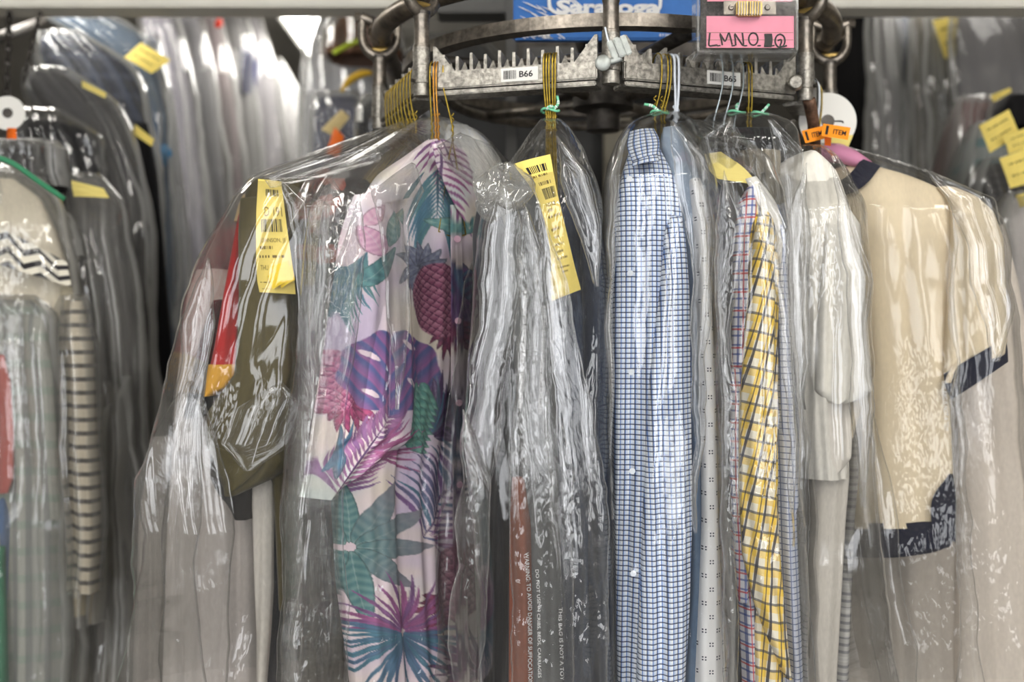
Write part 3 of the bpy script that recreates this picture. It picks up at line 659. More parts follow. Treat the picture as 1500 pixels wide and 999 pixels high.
# ------------------------------------------------------------------ the tropical print
class Canvas:
    """colour canvas over the shirt cloth (cloth coordinates), painted motif by motif"""
    X0, Y0, K = 430, 175, 1.6
    def __init__(s, w, h):
        s.w, s.h = int(w*s.K), int(h*s.K); yy, xx = np.mgrid[0:s.h, 0:s.w]; s.x = xx/s.K+s.X0; s.y = yy/s.K+s.Y0
        s.c = np.zeros((s.h, s.w, 3))
    def win(s, x0, y0, x1, y1):
        a = max(0, int((x0-s.X0)*s.K)); b = max(0, min(s.w, int((x1-s.X0)*s.K)+1)); c = max(0, int((y0-s.Y0)*s.K)); d = max(0, min(s.h, int((y1-s.Y0)*s.K)+1))
        return slice(c, d), slice(a, b)
    def put(s, w, m, col):
        m = np.clip(m, 0, 1)[..., None]; s.c[w] = s.c[w]*(1-m)+col*m
    def leaf(s, a, b, wd, c1, c2, veins=7, bend=0., rim=None, sharp=.8, fade=None):
        ax, ay = a; bx_, by = b; L = math.hypot(bx_-ax, by-ay); r = wd+abs(bend)+6
        W = s.win(min(ax, bx_)-r, min(ay, by)-r, max(ax, bx_)+r, max(ay, by)+r); x, y = s.x[W]-ax, s.y[W]-ay
        if not x.size: return
        ux, uy = (bx_-ax)/L, (by-ay)/L; u = (x*ux+y*uy)/L; v = -x*uy+y*ux; v = v-bend*4*u*(1-u)
        prof = wd*np.sin(np.pi*np.clip(u, 0, 1)**.75)**sharp; m = np.clip((prof-np.abs(v))*1.4+.5, 0, 1)*((u > 0) & (u < 1))
        q = .5+.5*np.sin((u*veins*6.28-np.abs(v)/max(wd, 1)*3.2)); mid = np.clip(1-np.abs(v)/1.1, 0, 1)*(wd > 6)
        col = np.array(c1)*(1-q[..., None]*.75)+np.array(c2)*q[..., None]*.75
        col = col*(1-.35*mid[..., None])+.35*mid[..., None]*np.array([210, 225, 215])
        if wd > 4: rm = np.clip(1-(prof-np.abs(v))/2.2, 0, 1)[..., None]; col = col*(1-.38*rm)
        if fade is not None: col = col*(1-np.clip(u, 0, 1)[..., None])+np.array(fade)*np.clip(u, 0, 1)[..., None]
        s.put(W, m, col)
    def fan(s, c, a0, a1, n, r0, r1, wd, c1, c2, bend=0., seed=0):
        rs = np.random.RandomState(seed)
        for i, a in enumerate(np.linspace(a0, a1, n)):
            r = r1*rs.uniform(.75, 1.05); a = math.radians(a+rs.uniform(-3, 3)); k = rs.rand()
            cc = np.array(c1)*(1-k)+np.array(c2)*k
            s.leaf((c[0]+r0*math.cos(a), c[1]+r0*math.sin(a)), (c[0]+r*math.cos(a), c[1]+r*math.sin(a)), wd*.72*rs.uniform(.7, 1.2), cc, cc*.75, 2, bend*rs.uniform(.5, 1.3), sharp=.7)
    def frond(s, a, b, n, ln, wd, ang, c1, c2, sides=(-1, 1), seed=0, bend=4, taper=.5):
        rs = np.random.RandomState(seed); th = math.atan2(b[1]-a[1], b[0]-a[0])
        for i in range(n):
            u = i/(n-1); p = (a[0]+(b[0]-a[0])*u, a[1]+(b[1]-a[1])*u)
            for sd in sides:
                t = th+sd*math.radians(ang)*(1-.35*u); l = ln*(1-taper*u)*rs.uniform(.8, 1.1); k = rs.rand(); cc = np.array(c1)*(1-k)+np.array(c2)*k
                s.leaf(p, (p[0]+l*math.cos(t), p[1]+l*math.sin(t)), wd*.68, cc, cc*.8, 2, bend*sd, sharp=.7)
        s.leaf(a, b, 1.6, np.array(c1)*.7, np.array(c1)*.7, 1)
    def pine(s, c, rx, ry, tilt, c1, c2, c3, crown, seed=0, ccol=None):
        W = s.win(c[0]-rx-ry, c[1]-ry-rx, c[0]+rx+ry, c[1]+ry+rx); x, y = s.x[W]-c[0], s.y[W]-c[1]; t = math.radians(tilt)
        u = (x*math.cos(t)+y*math.sin(t))/rx; v = (-x*math.sin(t)+y*math.cos(t))/ry; rr = (np.abs(u)**2.3+np.abs(v)**2.3)**(1/2.3)
        if ccol is None: ccol = (c1, c3)
        for k, a in enumerate(np.linspace(-75, 75, 9)):
            aa = math.radians(crown+a); l = ry*(.95 if abs(a) < 40 else .7); b0 = (c[0]+ry*.8*math.cos(math.radians(crown)), c[1]+ry*.8*math.sin(math.radians(crown)))
            s.leaf(b0, (b0[0]+l*math.cos(aa), b0[1]+l*math.sin(aa)), 5.5, ccol[k % 2], ccol[(k+1) % 2], 3, 3*(1 if a > 0 else -1))
        bu = np.arcsin(np.clip(u, -1, 1))*3.0; p = bu+v*4.6; q = bu-v*4.6
        fp, fq = p-np.round(p), q-np.round(q); e = np.maximum(np.abs(fp), np.abs(fq)); cell = np.sin(np.round(p)*12.9+np.round(q)*78.2)
        lit = np.clip(.55-(fp-fq)*.9+cell*.2, 0, 1)[..., None]
        col = np.array(c1)*(1-lit)+np.array(c2)*lit; col = np.where((e > .42)[..., None], np.array(c3), col)
        col = col*(1-.25*np.clip(np.abs(u), 0, 1)[..., None]**3); s.put(W, (1-rr)*rx*.8+.5, col)
def tropical():
    C = Canvas(330, 850); x, y = C.x, C.y
    w1 = (.5+.5*fbm(x*.011, y*.009, 3))[..., None]; w2 = np.clip(fbm(x*.012+4, y*.010, 9)*1.6, 0, 1)[..., None]; w3 = np.clip(fbm(x*.010-7, y*.012, 19)*1.8, 0, 1)[..., None]; w4 = np.clip(fbm(x*.012+17, y*.011, 29)*1.6, 0, 1)[..., None]
    C.c[:] = np.array([248, 232, 234])*(1-w1)+np.array([242, 216, 230])*w1
    for ww, cc in ((w2, (196, 226, 218)), (w3, (238, 226, 196)), (w4, (204, 186, 226))): C.c[:] = C.c*(1-ww*.85)+np.array(cc)*ww*.85
    teal, dteal, blue, slate = (70, 140, 142), (38, 96, 108), (58, 120, 156), (88, 98, 130); pur, dpur, mag, lil = (116, 72, 140), (74, 48, 104), (168, 72, 140), (170, 128, 186)
    C.frond((640, 195), (655, 330), 14, 60, 3.2, 60, pur, mag, seed=1)                       # purple frond under the collar
    C.frond((622, 250), (618, 320), 12, 92, 3.2, 28, blue, teal, seed=2, bend=6, taper=.1)   # hanging blue blades
    C.leaf((690, 330), (600, 322), 13, teal, (120, 180, 168), 6, -6); C.leaf((690, 318), (720, 350), 12, teal, dteal, 5)
    C.frond((520, 370), (500, 430), 10, 70, 2.8, 30, blue, teal, seed=3, bend=-6, taper=.1)
    C.leaf((505, 420), (560, 362), 14, teal, dteal, 6, 5); C.leaf((520, 330), (555, 300), 11, (214, 150, 186), (236, 190, 210), 5)
    C.leaf((540, 375), (515, 330), 16, (226, 170, 200), (200, 130, 176), 6); C.leaf((548, 362), (572, 306), 11, teal, (120, 170, 170), 6)
    C.leaf((660, 385), (668, 470), 13, pur, slate, 6); C.leaf((668, 395), (692, 455), 15, dpur, blue, 6, 5); C.leaf((664, 440), (676, 515), 14, dpur, pur, 6)
    for a in (-150, -120, -95, -70, -45, -20, 20, 60, 100, 140):                              # slate crown
        r = math.radians(a); C.leaf((594, 392), (594+40*math.cos(r), 392+38*math.sin(r)), 8, slate, (120, 132, 158), 4, 4)
    C.pine((622, 440), 36, 54, -8, (142, 52, 92), (206, 122, 150), (92, 30, 66), 68, ccol=((150, 48, 88), (96, 30, 70)))
    C.pine((478, 556), 26, 46, -4, (176, 52, 112), (222, 130, 168), (120, 30, 84), 70, ccol=((184, 54, 108), (130, 34, 84)))
    # split-leaf philodendron
    W = C.win(480, 465, 625, 645); xx, yy = C.x[W]-552, C.y[W]-545; r = np.hypot(xx, yy*.88); th = np.arctan2(yy, xx)
    R = 62+8*np.cos(2*th)+2.5*np.sin(th*9); st = .5+.5*np.sin(np.abs(xx)*.30+yy*.24)
    cc = np.array(pur)*(1-st[..., None])+np.array((60, 74, 140))*st[..., None]; mg = np.clip(np.sin(np.abs(xx)*.30+yy*.24+1.6), 0, 1)[..., None]**3
    cc = cc*(1-.6*mg)+np.array(mag)*.6*mg; C.put(W, (R-r)*.8, cc)
    for sx, sy, a, b in ((520, 520, 15, 4), (578, 505, 14, 4), (520, 575, 12, 4), (585, 560, 13, 4)):
        W = C.win(sx-20, sy-20, sx+20, sy+20); q = ((C.x[W]-sx)*.8+(C.y[W]-sy)*.5)**2/a**2+((C.y[W]-sy)*.8-(C.x[W]-sx)*.5)**2/b**2; C.put(W, (1-q)*3, np.array([236, 214, 226]))
    C.leaf((552, 480), (548, 615), 2.0, lil, lil, 1)
    C.fan((606, 640), -88, -12, 12, 6, 108, 8.5, dpur, (96, 60, 124), 6, 5); C.fan((606, 640), -105, -60, 5, 6, 90, 4, blue, slate, 6, 15)
    for i in range(8): C.leaf((598-i*3, 560+i*11), (618-i*2, 600+i*9), 9, (94, 176, 152), (50, 126, 118), 3, 4)
    C.frond((470, 720), (545, 610), 16, 66, 4.0, 42, pur, (190, 110, 170), seed=6, bend=5); C.fan((520, 660), -50, 20, 8, 8, 84, 3.2, mag, (196, 90, 150), 4, 7)
    C.leaf((470, 700), (482, 620), 6, blue, slate, 3, 4); C.leaf((462, 690), (500, 612), 4, (52, 92, 130), blue, 3, 4)
    C.frond((598, 785), (676, 640), 20, 96, 4.2, 62, (54, 110, 142), pur, sides=(-1,), seed=8, bend=-9, taper=.35); C.frond((598, 785), (676, 640), 16, 66, 3.6, 55, pur, blue, sides=(1,), seed=9, bend=6)
    C.fan((600, 790), -60, 20, 8, 10, 80, 2.2, mag, lil, 8, 10)
    c0 = (506, 800)                                                                             # big teal hand-shaped leaf
    for a, l, wd in ((-96, 100, 11), (-62, 112, 16), (-32, 108, 15), (-2, 106, 14), (36, 98, 16), (78, 118, 15), (118, 84, 13), (-140, 70, 13)):
        r = math.radians(a); C.leaf((c0[0]+6*math.cos(r), c0[1]+6*math.sin(r)), (c0[0]+l*math.cos(r), c0[1]+l*math.sin(r)), wd, (56, 118, 122), (108, 158, 152), 9, 3, fade=(122, 118, 132) if -70 < a < 50 else None)
    C.pine((655, 848), 36, 56, 8, (150, 62, 96), (204, 132, 156), (104, 42, 74), 128, ccol=((150, 42, 84), (104, 32, 70)))
    C.fan((572, 924), 185, 350, 19, 6, 92, 4.2, pur, mag, 5, 11); C.fan((572, 926), -8, 190, 24, 4, 108, 4.4, (64, 98, 146), (52, 120, 146), 4, 12)
    C.fan((690, 985), 150, 260, 12, 8, 90, 5, dpur, mag, 4, 13); C.fan((740, 700), 120, 240, 12, 5, 70, 4, blue, slate, 4, 14)
    C.c[:] = C.c*.82+np.array([244, 226, 234])*.18; gr = C.c.mean(2, keepdims=True); C.c[:] = C.c*.88+gr*.12
    return C
CAN = tropical()
def tropical_col(X, Y):
    i = np.clip(((Y-CAN.Y0)*CAN.K).astype(int), 0, CAN.h-1); j = np.clip(((X-CAN.X0)*CAN.K).astype(int), 0, CAN.w-1)
    c = CAN.c[i, j]/255; c = np.where(c <= .04045, c/12.92, ((c+.055)/1.055)**2.4)
    return np.column_stack([c, np.ones(len(c))])
tm, nt, bs, out = newmat('tropical_print_cloth'); at = nd(nt, 'ShaderNodeVertexColor', layer_name='Print'); nt.links.new(at.outputs[0], bs.inputs['Base Color'])
bs.inputs['Roughness'].default_value = .75; bs.inputs['Specular IOR Level'].default_value = .25; weave(nt, bs, .15)

# ------------------------------------------------------------------ foreground clothes
PB = ((-.11, .09), (-.6, -.8)); PH = ((.5, .2), (.93, -.37))
def gar(name, label, cat, base, group='clothes on the conveyor'): return thing(name, base, label, cat, group)
FO = [(.006, .05, .1, 0.), (.004, .028, -.2, 2.)]
# --- the tropical shirt
g = gar('tropical_shirt', 'pastel shirt printed with pink pineapples and palm leaves', 'shirt', px(600, 999, 0))
shell('body', [(205, 628, 652), (228, 600, 690), (255, 560, 702), (300, 534, 712), (420, 530, 716), (560, 520, 716), (700, 492, 712), (850, 500, 715), (1010, 522, 718)], plane=PB, thF=.022, thB=.03, n=560, nF=230, nB=16, mat=tm, parent=g,
      folds=[(.006, .09, .12, .4), (.003, .05, -.2, 2.2)], noise=.004, seed=3, ramp=.06, colfn=tropical_col)
shell('sleeve', [(285, 522, 560), (330, 512, 585), (420, 499, 596), (520, 483, 603), (600, 471, 610), (640, 465, 612), (662, 462, 566), (700, 459, 512), (730, 458, 468)], plane=((PB[0][0]+.018, PB[0][1]-.014), PB[1]), thF=.030, thB=.03, n=300, nF=150, nB=14, mat=tm, parent=g,
      folds=[(.004, .06, .3, 1.)], noise=.004, seed=5, ramp=.15, colfn=tropical_col, sm=.012)
def pb(x, y, o=.0):
    q, d, nr = ray_plane(np.array([float(x)]), np.array([PB[0]])+np.array([[.8*o, -.6*o]]), np.array(PB[1])); return np.array([q[0, 0], q[0, 1], CZ+(499.5-y)/F*d[0]])
def col_panel(nm, L, R, o, parent, nv=(.8, -.6, 0), n=60, m=40, bend=.004):
    ob, G, nr = panel(nm, [pb(x, y, o) for x, y in L], [pb(x, y, o) for x, y in R], tm, parent, .0012, n, m, bend, .002, 4, nv)
    kx = G.shape[0]; PXs = np.array(L, float), np.array(R, float)
    s = np.linspace(0, 1, kx); f = lambda A, j: np.interp(s, np.linspace(0, 1, len(A)), A[:, j]); t = np.linspace(0, 1, m)[None]
    X = f(PXs[0], 0)[:, None]*(1-t)+f(PXs[1], 0)[:, None]*t; Y_ = f(PXs[0], 1)[:, None]*(1-t)+f(PXs[1], 1)[:, None]*t
    c = tropical_col(X.ravel(), Y_.ravel()); c = np.vstack([c, c]); a = ob.data.color_attributes.new('Print', 'FLOAT_COLOR', 'POINT'); a.data.foreach_set('color', c.astype(np.float32).ravel())
col_panel('collar_wing', [(632, 208), (640, 238), (652, 270), (688, 336)], [(636, 205), (658, 236), (684, 268), (700, 292)], .036, g)
col_panel('collar_wing', [(606, 222), (588, 244), (566, 266), (546, 300)], [(631, 208), (626, 238), (616, 262), (598, 290)], .034, g)
col_panel('placket', [(660, 300), (662, 500), (664, 760), (672, 1005)], [(676, 300), (679, 500), (681, 760), (688, 1005)], .030, g, bend=.001)
for y_ in (350, 470, 590, 710, 830): cyl('button', pb(670+.01*(y_-350), y_, .033), pb(670+.01*(y_-350), y_, .036), .0052, solid('pink_button', (214, 170, 190), .3), g, n=18)
# --- white shirt behind it
g = gar('white_shirt', 'crumpled off-white shirt shoulder behind the tropical shirt collar', 'shirt', px(700, 999, .26))
shell('body', [(183, 656, 684), (200, 648, 708), (225, 646, 730), (260, 650, 745), (330, 655, 752), (999, 660, 758)], Y=.16, thF=.03, thB=.1, n=110, nF=50, mat=cloth((244, 242, 236)), parent=g, folds=[(.006, .05, .8, 0), (.004, .03, -1.2, 2)], noise=.012, seed=31, ramp=.05, fbase=.6)
# --- left bunch: olive coat, red top, navy top, floral blouse, trousers
BK = (.55, .84)
g = gar('olive_coat', 'olive green coat with a wide folded sleeve under the left bag', 'coat', px(390, 999, .06))
shell('body', [(262, 362, 440), (300, 358, 442), (420, 372, 444), (600, 392, 447), (760, 404, 446), (890, 410, 440)], Y=.055, thF=.025, thB=.09, back=BK, mat=cloth((84, 76, 50)), parent=g, folds=FO, noise=.004, seed=41, ramp=.08)
shell('sleeve', [(290, 352, 400), (350, 350, 424), (430, 351, 436), (500, 349, 438), (548, 344, 440), (578, 322, 442), (600, 306, 442), (625, 302, 442), (655, 303, 440), (675, 315, 438), (700, 324, 402), (724, 332, 350)], Y=.035, thF=.034, thB=.03, n=130, nF=60, mat=cloth((90, 82, 54)), parent=g, folds=[(.007, .06, .5, 1), (.004, .035, -.4, 0)], noise=.006, seed=42, ramp=.1, sm=.015)
panel('sleeve_band', [px(316, 655, .0), px(322, 690, -.002), px(332, 722, .0)], [px(380, 672, -.006), px(382, 684, -.006), px(348, 716, -.002)], cloth((92, 84, 52)), g, .002, 20, 14, .006, .002, 3)
g = gar('red_jersey', 'bright red sleeve with a golden yellow cuff beside the olive coat', 'jersey', px(330, 620, .09))
shell('sleeve', [(312, 350, 360), (340, 346, 362), (420, 331, 352), (500, 316, 349), (545, 306, 350)], Y=.075, thF=.018, thB=.05, n=60, nF=26, mat=cloth((186, 38, 40)), parent=g, folds=[(.004, .03, .3, 0)], noise=.003, seed=44, ramp=.1)
shell('cuff', [(534, 306, 352), (550, 303, 350), (566, 301, 336), (580, 300, 312)], Y=.073, thF=.020, thB=.05, n=30, nF=26, mat=cloth((226, 168, 62)), parent=g, folds=[(.002, .03, .3, 0)], ramp=0, seed=45, sm=.01)
shell('shoulder', [(285, 356, 372), (300, 350, 372), (325, 343, 360)], Y=.08, thF=.012, thB=.05, n=20, nF=20, mat=cloth((222, 190, 140)), parent=g, seed=46)
g = gar('navy_tee', 'dark navy sleeve end sticking out left of the yellow cuff', 'shirt', px(290, 640, .12))
shell('sleeve', [(440, 312, 330), (505, 292, 312), (540, 284, 308), (600, 271, 304), (612, 270, 290)], Y=.105, thF=.016, thB=.05, n=50, nF=24, mat=cloth((40, 42, 50)), parent=g, folds=[(.003, .03, .2, 0)], seed=47)
g = gar('black_tee', 'black short sleeve hem showing below the olive coat', 'shirt', px(350, 760, .08))
shell('body', [(600, 308, 440), (655, 308, 440), (700, 308, 420), (724, 320, 400), (745, 338, 372), (760, 345, 366)], Y=.085, thF=.016, thB=.1, back=BK, n=50, nF=40, mat=cloth((40, 38, 40)), parent=g, folds=[(.004, .05, .2, 0)], seed=48, sm=.01)
g = gar('white_trousers', 'white trouser leg hanging as a narrow strip below the olive coat', 'trousers', px(385, 999, .09))
shell('leg', [(660, 368, 404), (720, 369, 402), (860, 373, 401), (930, 376, 397), (1010, 376, 390)], Y=.080, thF=.014, thB=.09, back=BK, n=60, nF=24, mat=cloth((224, 218, 208)), parent=g, folds=[(.003, .03, .1, 0)], seed=49)
g = gar('black_trousers', 'black trouser leg hanging right of the white trouser strip', 'trousers', px(405, 999, .09))
shell('leg', [(650, 384, 440), (760, 392, 424), (1010, 384, 420)], Y=.095, thF=.014, thB=.09, back=BK, n=60, nF=24, mat=cloth((36, 36, 40)), parent=g, folds=[(.003, .03, .1, 0)], seed=50)
g = gar('pale_shirt', 'pale grey white shirt blurred behind film at the left end of the conveyor', 'shirt', px(280, 999, .2))
shell('body', [(395, 288, 330), (430, 275, 350), (600, 255, 372), (780, 245, 380), (1010, 238, 380)], Y=.17, thF=.03, thB=.14, back=BK, n=80, nF=36, mat=cloth((196, 188, 182)), parent=g, folds=FO, seed=51, noise=.005)
g = gar('grey_skirt', 'dull grey skirt low behind the left bag film', 'skirt', px(215, 999, .24))
shell('body', [(640, 224, 262), (760, 205, 262), (1010, 195, 262)], Y=.22, thF=.03, thB=.12, back=BK, n=60, nF=36, mat=cloth((140, 134, 128)), parent=g, folds=FO, seed=52)
g = gar('floral_blouse', 'dark blouse with coral flowers between olive coat and tropical shirt', 'blouse', px(470, 999, .08))
m_, nt, bs, out = newmat('dark_floral_cloth'); bs.inputs['Roughness'].default_value = .85
vo = nd(nt, 'ShaderNodeTexVoronoi', i_Scale=22.); nt.links.new(uvxy(nt), vo.inputs[0]); nz = nd(nt, 'ShaderNodeTexNoise', i_Scale=60., i_Detail=3.); nt.links.new(uvxy(nt), nz.inputs[0])
f1 = math_n(nt, 'LESS_THAN', math_n(nt, 'ADD', vo.outputs['Distance'], math_n(nt, 'MULTIPLY', nz.outputs[0], .35)), .52); f2 = math_n(nt, 'LESS_THAN', math_n(nt, 'ADD', vo.outputs['Distance'], math_n(nt, 'MULTIPLY', nz.outputs[0], .25)), .30)
nt.links.new(mixc(nt, f2, mixc(nt, f1, S(52, 50, 54), S(214, 104, 84)), S(240, 200, 180)), bs.inputs['Base Color'])
shell('body', [(262, 470, 530), (285, 448, 532), (420, 440, 530), (999, 430, 540)], Y=.085, thF=.022, thB=.09, back=BK, n=110, nF=44, mat=m_, parent=g, folds=FO, seed=53, noise=.004, ramp=.06)
shell('sleeve', [(288, 492, 514), (300, 478, 516), (440, 470, 512), (620, 462, 506)], Y=.055, thF=.018, thB=.03, n=60, nF=30, mat=m_, parent=g, folds=FO, seed=54)
g = gar('brown_dress', 'brown grey dress hanging beneath the tropical shirt sleeve', 'dress', px(470, 999, .03))
shell('body', [(560, 446, 500), (700, 440, 520), (1010, 424, 545)], Y=.030, thF=.016, thB=.09, back=BK, n=80, nF=36, mat=cloth((112, 106, 98)), parent=g, folds=FO, seed=55, noise=.004)
# --- centre bunch: dark clothes
g = gar('navy_suit', 'dark navy suit hanging right of the long yellow ticket', 'suit', px(865, 999, 0))
shell('body', [(262, 826, 846), (300, 818, 864), (330, 812, 880), (420, 806, 890), (700, 815, 896), (1010, 824, 899)], Y=-.06, thF=.03, thB=.09, mat=cloth((44, 52, 68)), parent=g, folds=FO, noise=.004, seed=61, ramp=.12, lean=(0, .08, .2))
shell('sleeve', [(318, 852, 872), (360, 850, 886), (620, 858, 893), (860, 862, 896), (1010, 866, 899)], Y=-.085, thF=.022, thB=.02, n=80, nF=30, mat=cloth((38, 46, 62)), parent=g, folds=FO, seed=62)
g = gar('charcoal_jacket', 'charcoal grey jacket hidden behind the wrinkled centre film', 'jacket', px(790, 999, 0))
shell('body', [(275, 752, 800), (300, 742, 818), (340, 738, 834), (600, 742, 846), (1010, 752, 850)], Y=-.05, thF=.03, thB=.09, mat=cloth((96, 98, 100)), parent=g, folds=[(.008, .06, .1, 0), (.005, .035, -.2, 1)], noise=.005, seed=63, ramp=.1, lean=(0, .08, .2))
shell('lapel', [(300, 752, 776), (380, 748, 784), (520, 752, 778), (700, 766, 776)], Y=-.078, thF=.010, thB=.01, n=60, nF=24, mat=cloth((116, 118, 118)), parent=g, seed=64)
g = gar('dark_coat', 'near black coat edge right of the tropical shirt', 'coat', px(720, 999, 0))
shell('body', [(300, 700, 730), (340, 692, 742), (620, 698, 748), (1010, 706, 760)], Y=-.03, thF=.022, thB=.09, mat=cloth((62, 62, 66)), parent=g, folds=FO, noise=.004, seed=65, ramp=.1)
shell('sleeve', [(560, 704, 742), (700, 718, 746), (820, 712, 745), (1010, 706, 742)], Y=-.045, thF=.02, thB=.02, n=60, nF=26, mat=cloth((34, 34, 38)), parent=g, folds=FO, seed=66)
g = gar('rust_dress', 'rust brown dress strip low in the centre bag', 'dress', px(760, 999, 0))
shell('body', [(700, 750, 768), (770, 746, 778), (1010, 745, 782)], Y=-.078, thF=.016, thB=.05, n=60, nF=26, mat=cloth((132, 72, 52)), parent=g, folds=FO, seed=67)
# --- blue gingham shirt and neighbours
gm = checks('blue_gingham', (236, 240, 244), [(0, .0068, 0, .50, (166, 194, 232), .40), (1, .0070, 0, .45, (186, 200, 226), .35), (0, .0068, .1, .22, (76, 124, 198), .85), (1, .0070, .1, .24, (44, 54, 84), .9), (0, .0136, .62, .11, (44, 54, 84), .7)])
g = gar('gingham_shirt', 'blue and white gingham shirt buttoned to the collar', 'shirt', px(955, 999, 0))
shell('body', [(208, 926, 962), (226, 921, 970), (250, 913, 984), (290, 905, 996), (340, 900, 1002), (450, 898, 1004), (700, 900, 1000), (1010, 904, 985)], Y=-.085, thF=.030, thB=.09, n=200, nF=80, mat=gm, parent=g, folds=[(.011, .055, .05, .6), (.004, .026, -.15, 2)], noise=.006, seed=71, ramp=.10, lean=(0, .06, .14), g0=.35)
shell('sleeve', [(318, 982, 996), (340, 974, 1003), (420, 967, 1009), (560, 950, 1013), (760, 941, 1014), (900, 936, 1010), (1010, 932, 1003)], Y=-.118, thF=.026, thB=.02, n=180, nF=60, mat=gm, parent=g, folds=[(.007, .04, .12, .2)], noise=.006, uvrot=-.05, seed=72, ramp=.08)
col_o, CG, cn = panel('collar', [px(922, 193, -.045), px(919, 214, -.066), px(926, 236, -.084)], [px(958, 188, -.045), px(966, 206, -.066), px(964, 226, -.084)], gm, g, .002, 26, 20, .012, .002, 7)
panel('collar_band', [px(928, 230, -.078), px(926, 244, -.088)], [px(962, 222, -.078), px(966, 236, -.088)], gm, g, .002, 14, 16, .012, 0, 8)
for y_ in (262, 400, 545, 690, 840): cyl('button', px(922+.01*(y_-262), y_, -.1135), px(922+.01*(y_-262), y_, -.1175), .0042, M['whitep'], g, n=14)
g = gar('chambray_shirt', 'pale blue grey shirt pressed behind the gingham collar', 'shirt', px(1005, 999, 0))
shell('body', [(186, 972, 996), (210, 968, 1008), (250, 975, 1022), (300, 984, 1031), (420, 1000, 1032), (760, 1004, 1036), (1010, 998, 1034)], Y=-.045, thF=.026, thB=.09, n=110, nF=44, mat=cloth((150, 166, 186)), parent=g, folds=FO, noise=.005, seed=73, ramp=.08, lean=(0, .06, .16))
m_, nt, bs, out = newmat('white_dotted_cloth'); bs.inputs['Roughness'].default_value = .9
sp = nd(nt, 'ShaderNodeSeparateXYZ'); nt.links.new(uvxy(nt, (1, 1)), sp.inputs[0])
row = math_n(nt, 'FLOOR', math_n(nt, 'DIVIDE', sp.outputs[1], .019)); offx = math_n(nt, 'MULTIPLY', math_n(nt, 'MODULO', row, 2.), .5)
fu = math_n(nt, 'SUBTRACT', math_n(nt, 'FRACT', math_n(nt, 'ADD', math_n(nt, 'DIVIDE', sp.outputs[0], .020), offx)), .5); fv = math_n(nt, 'SUBTRACT', math_n(nt, 'FRACT', math_n(nt, 'DIVIDE', sp.outputs[1], .019)), .5)
au, av = math_n(nt, 'ABSOLUTE', fu), math_n(nt, 'ABSOLUTE', fv)
k1 = math_n(nt, 'LESS_THAN', math_n(nt, 'MAXIMUM', au, av), .15); k2 = math_n(nt, 'GREATER_THAN', math_n(nt, 'MINIMUM', au, av), .045)
nt.links.new(mixc(nt, math_n(nt, 'MULTIPLY', k1, k2), S(232, 232, 232), S(70, 74, 88)), bs.inputs['Base Color']); weave(nt, bs, .2)
g = gar('dotted_shirt', 'white shirt with tiny dark four-petal dots beside the gingham', 'shirt', px(1040, 999, 0))
shell('body', [(262, 1012, 1026), (300, 1014, 1034), (340, 1016, 1036), (560, 1024, 1047), (760, 1026, 1052), (1010, 1012, 1064)], Y=-.075, thF=.022, thB=.09, n=120, nF=44, mat=m_, parent=g, folds=[(.004, .04, .1, 0)], noise=.002, seed=74, ramp=.05)
g = gar('slate_shirt', 'slate blue shirt edge showing low between gingham and dotted shirts', 'shirt', px(1015, 999, 0))
shell('body', [(560, 1006, 1026), (700, 1008, 1028), (860, 1006, 1030), (1010, 1000, 1022)], Y=-.068, thF=.016, thB=.1, n=60, nF=24, mat=cloth((92, 112, 136)), parent=g, folds=FO, seed=75)
g = gar('black_jacket', 'black jacket showing between the dotted and yellow check shirts', 'jacket', px(1065, 999, .02))
shell('body', [(268, 1036, 1058), (300, 1036, 1078), (420, 1040, 1090), (700, 1048, 1092), (1010, 1058, 1096)], Y=-.035, thF=.022, thB=.09, mat=cloth((46, 46, 52)), parent=g, folds=FO, noise=.004, seed=76, ramp=.06)
rb = checks('red_blue_check', (222, 220, 224), [(0, .013, 0, .22, (64, 84, 150), .75), (1, .013, .3, .22, (64, 84, 150), .75), (0, .013, .5, .14, (190, 60, 60), .8), (1, .026, .8, .10, (190, 60, 60), .8)])
g = gar('red_check_shirt', 'white shirt with red and blue checks left of the yellow check shirt', 'shirt', px(1090, 999, 0))
shell('body', [(272, 1098, 1103), (296, 1088, 1107), (340, 1076, 1110), (560, 1072, 1110), (800, 1074, 1112), (880, 1083, 1118), (1010, 1088, 1124)], Y=-.065, thF=.020, thB=.09, n=110, nF=40, mat=rb, parent=g, folds=FO, noise=.003, seed=77, ramp=.06)
shell('sleeve', [(540, 1072, 1092), (700, 1070, 1094), (800, 1076, 1098), (880, 1082, 1094)], Y=-.082, thF=.014, thB=.015, n=60, nF=24, mat=rb, parent=g, folds=FO, seed=78)
yc = checks('yellow_check', (232, 226, 208), [(0, .021, .0, .40, (236, 196, 40), .75), (1, .024, .0, .44, (236, 196, 40), .62), (0, .021, .55, .15, (44, 48, 66), .9), (0, .021, .86, .08, (44, 48, 66), .8), (1, .024, .60, .15, (60, 62, 74), .75)])
g = gar('yellow_check_shirt', 'yellow and navy check shirt glowing through film', 'shirt', px(1120, 999, 0))
shell('body', [(292, 1104, 1120), (320, 1098, 1134), (400, 1096, 1140), (640, 1094, 1138), (860, 1104, 1142), (1010, 1106, 1150)], Y=-.085, thF=.022, thB=.09, n=140, nF=50, mat=yc, parent=g, folds=[(.005, .03, .15, .3)], noise=.005, uvrot=.1, seed=79, ramp=.06, lean=(0, .03, .1))
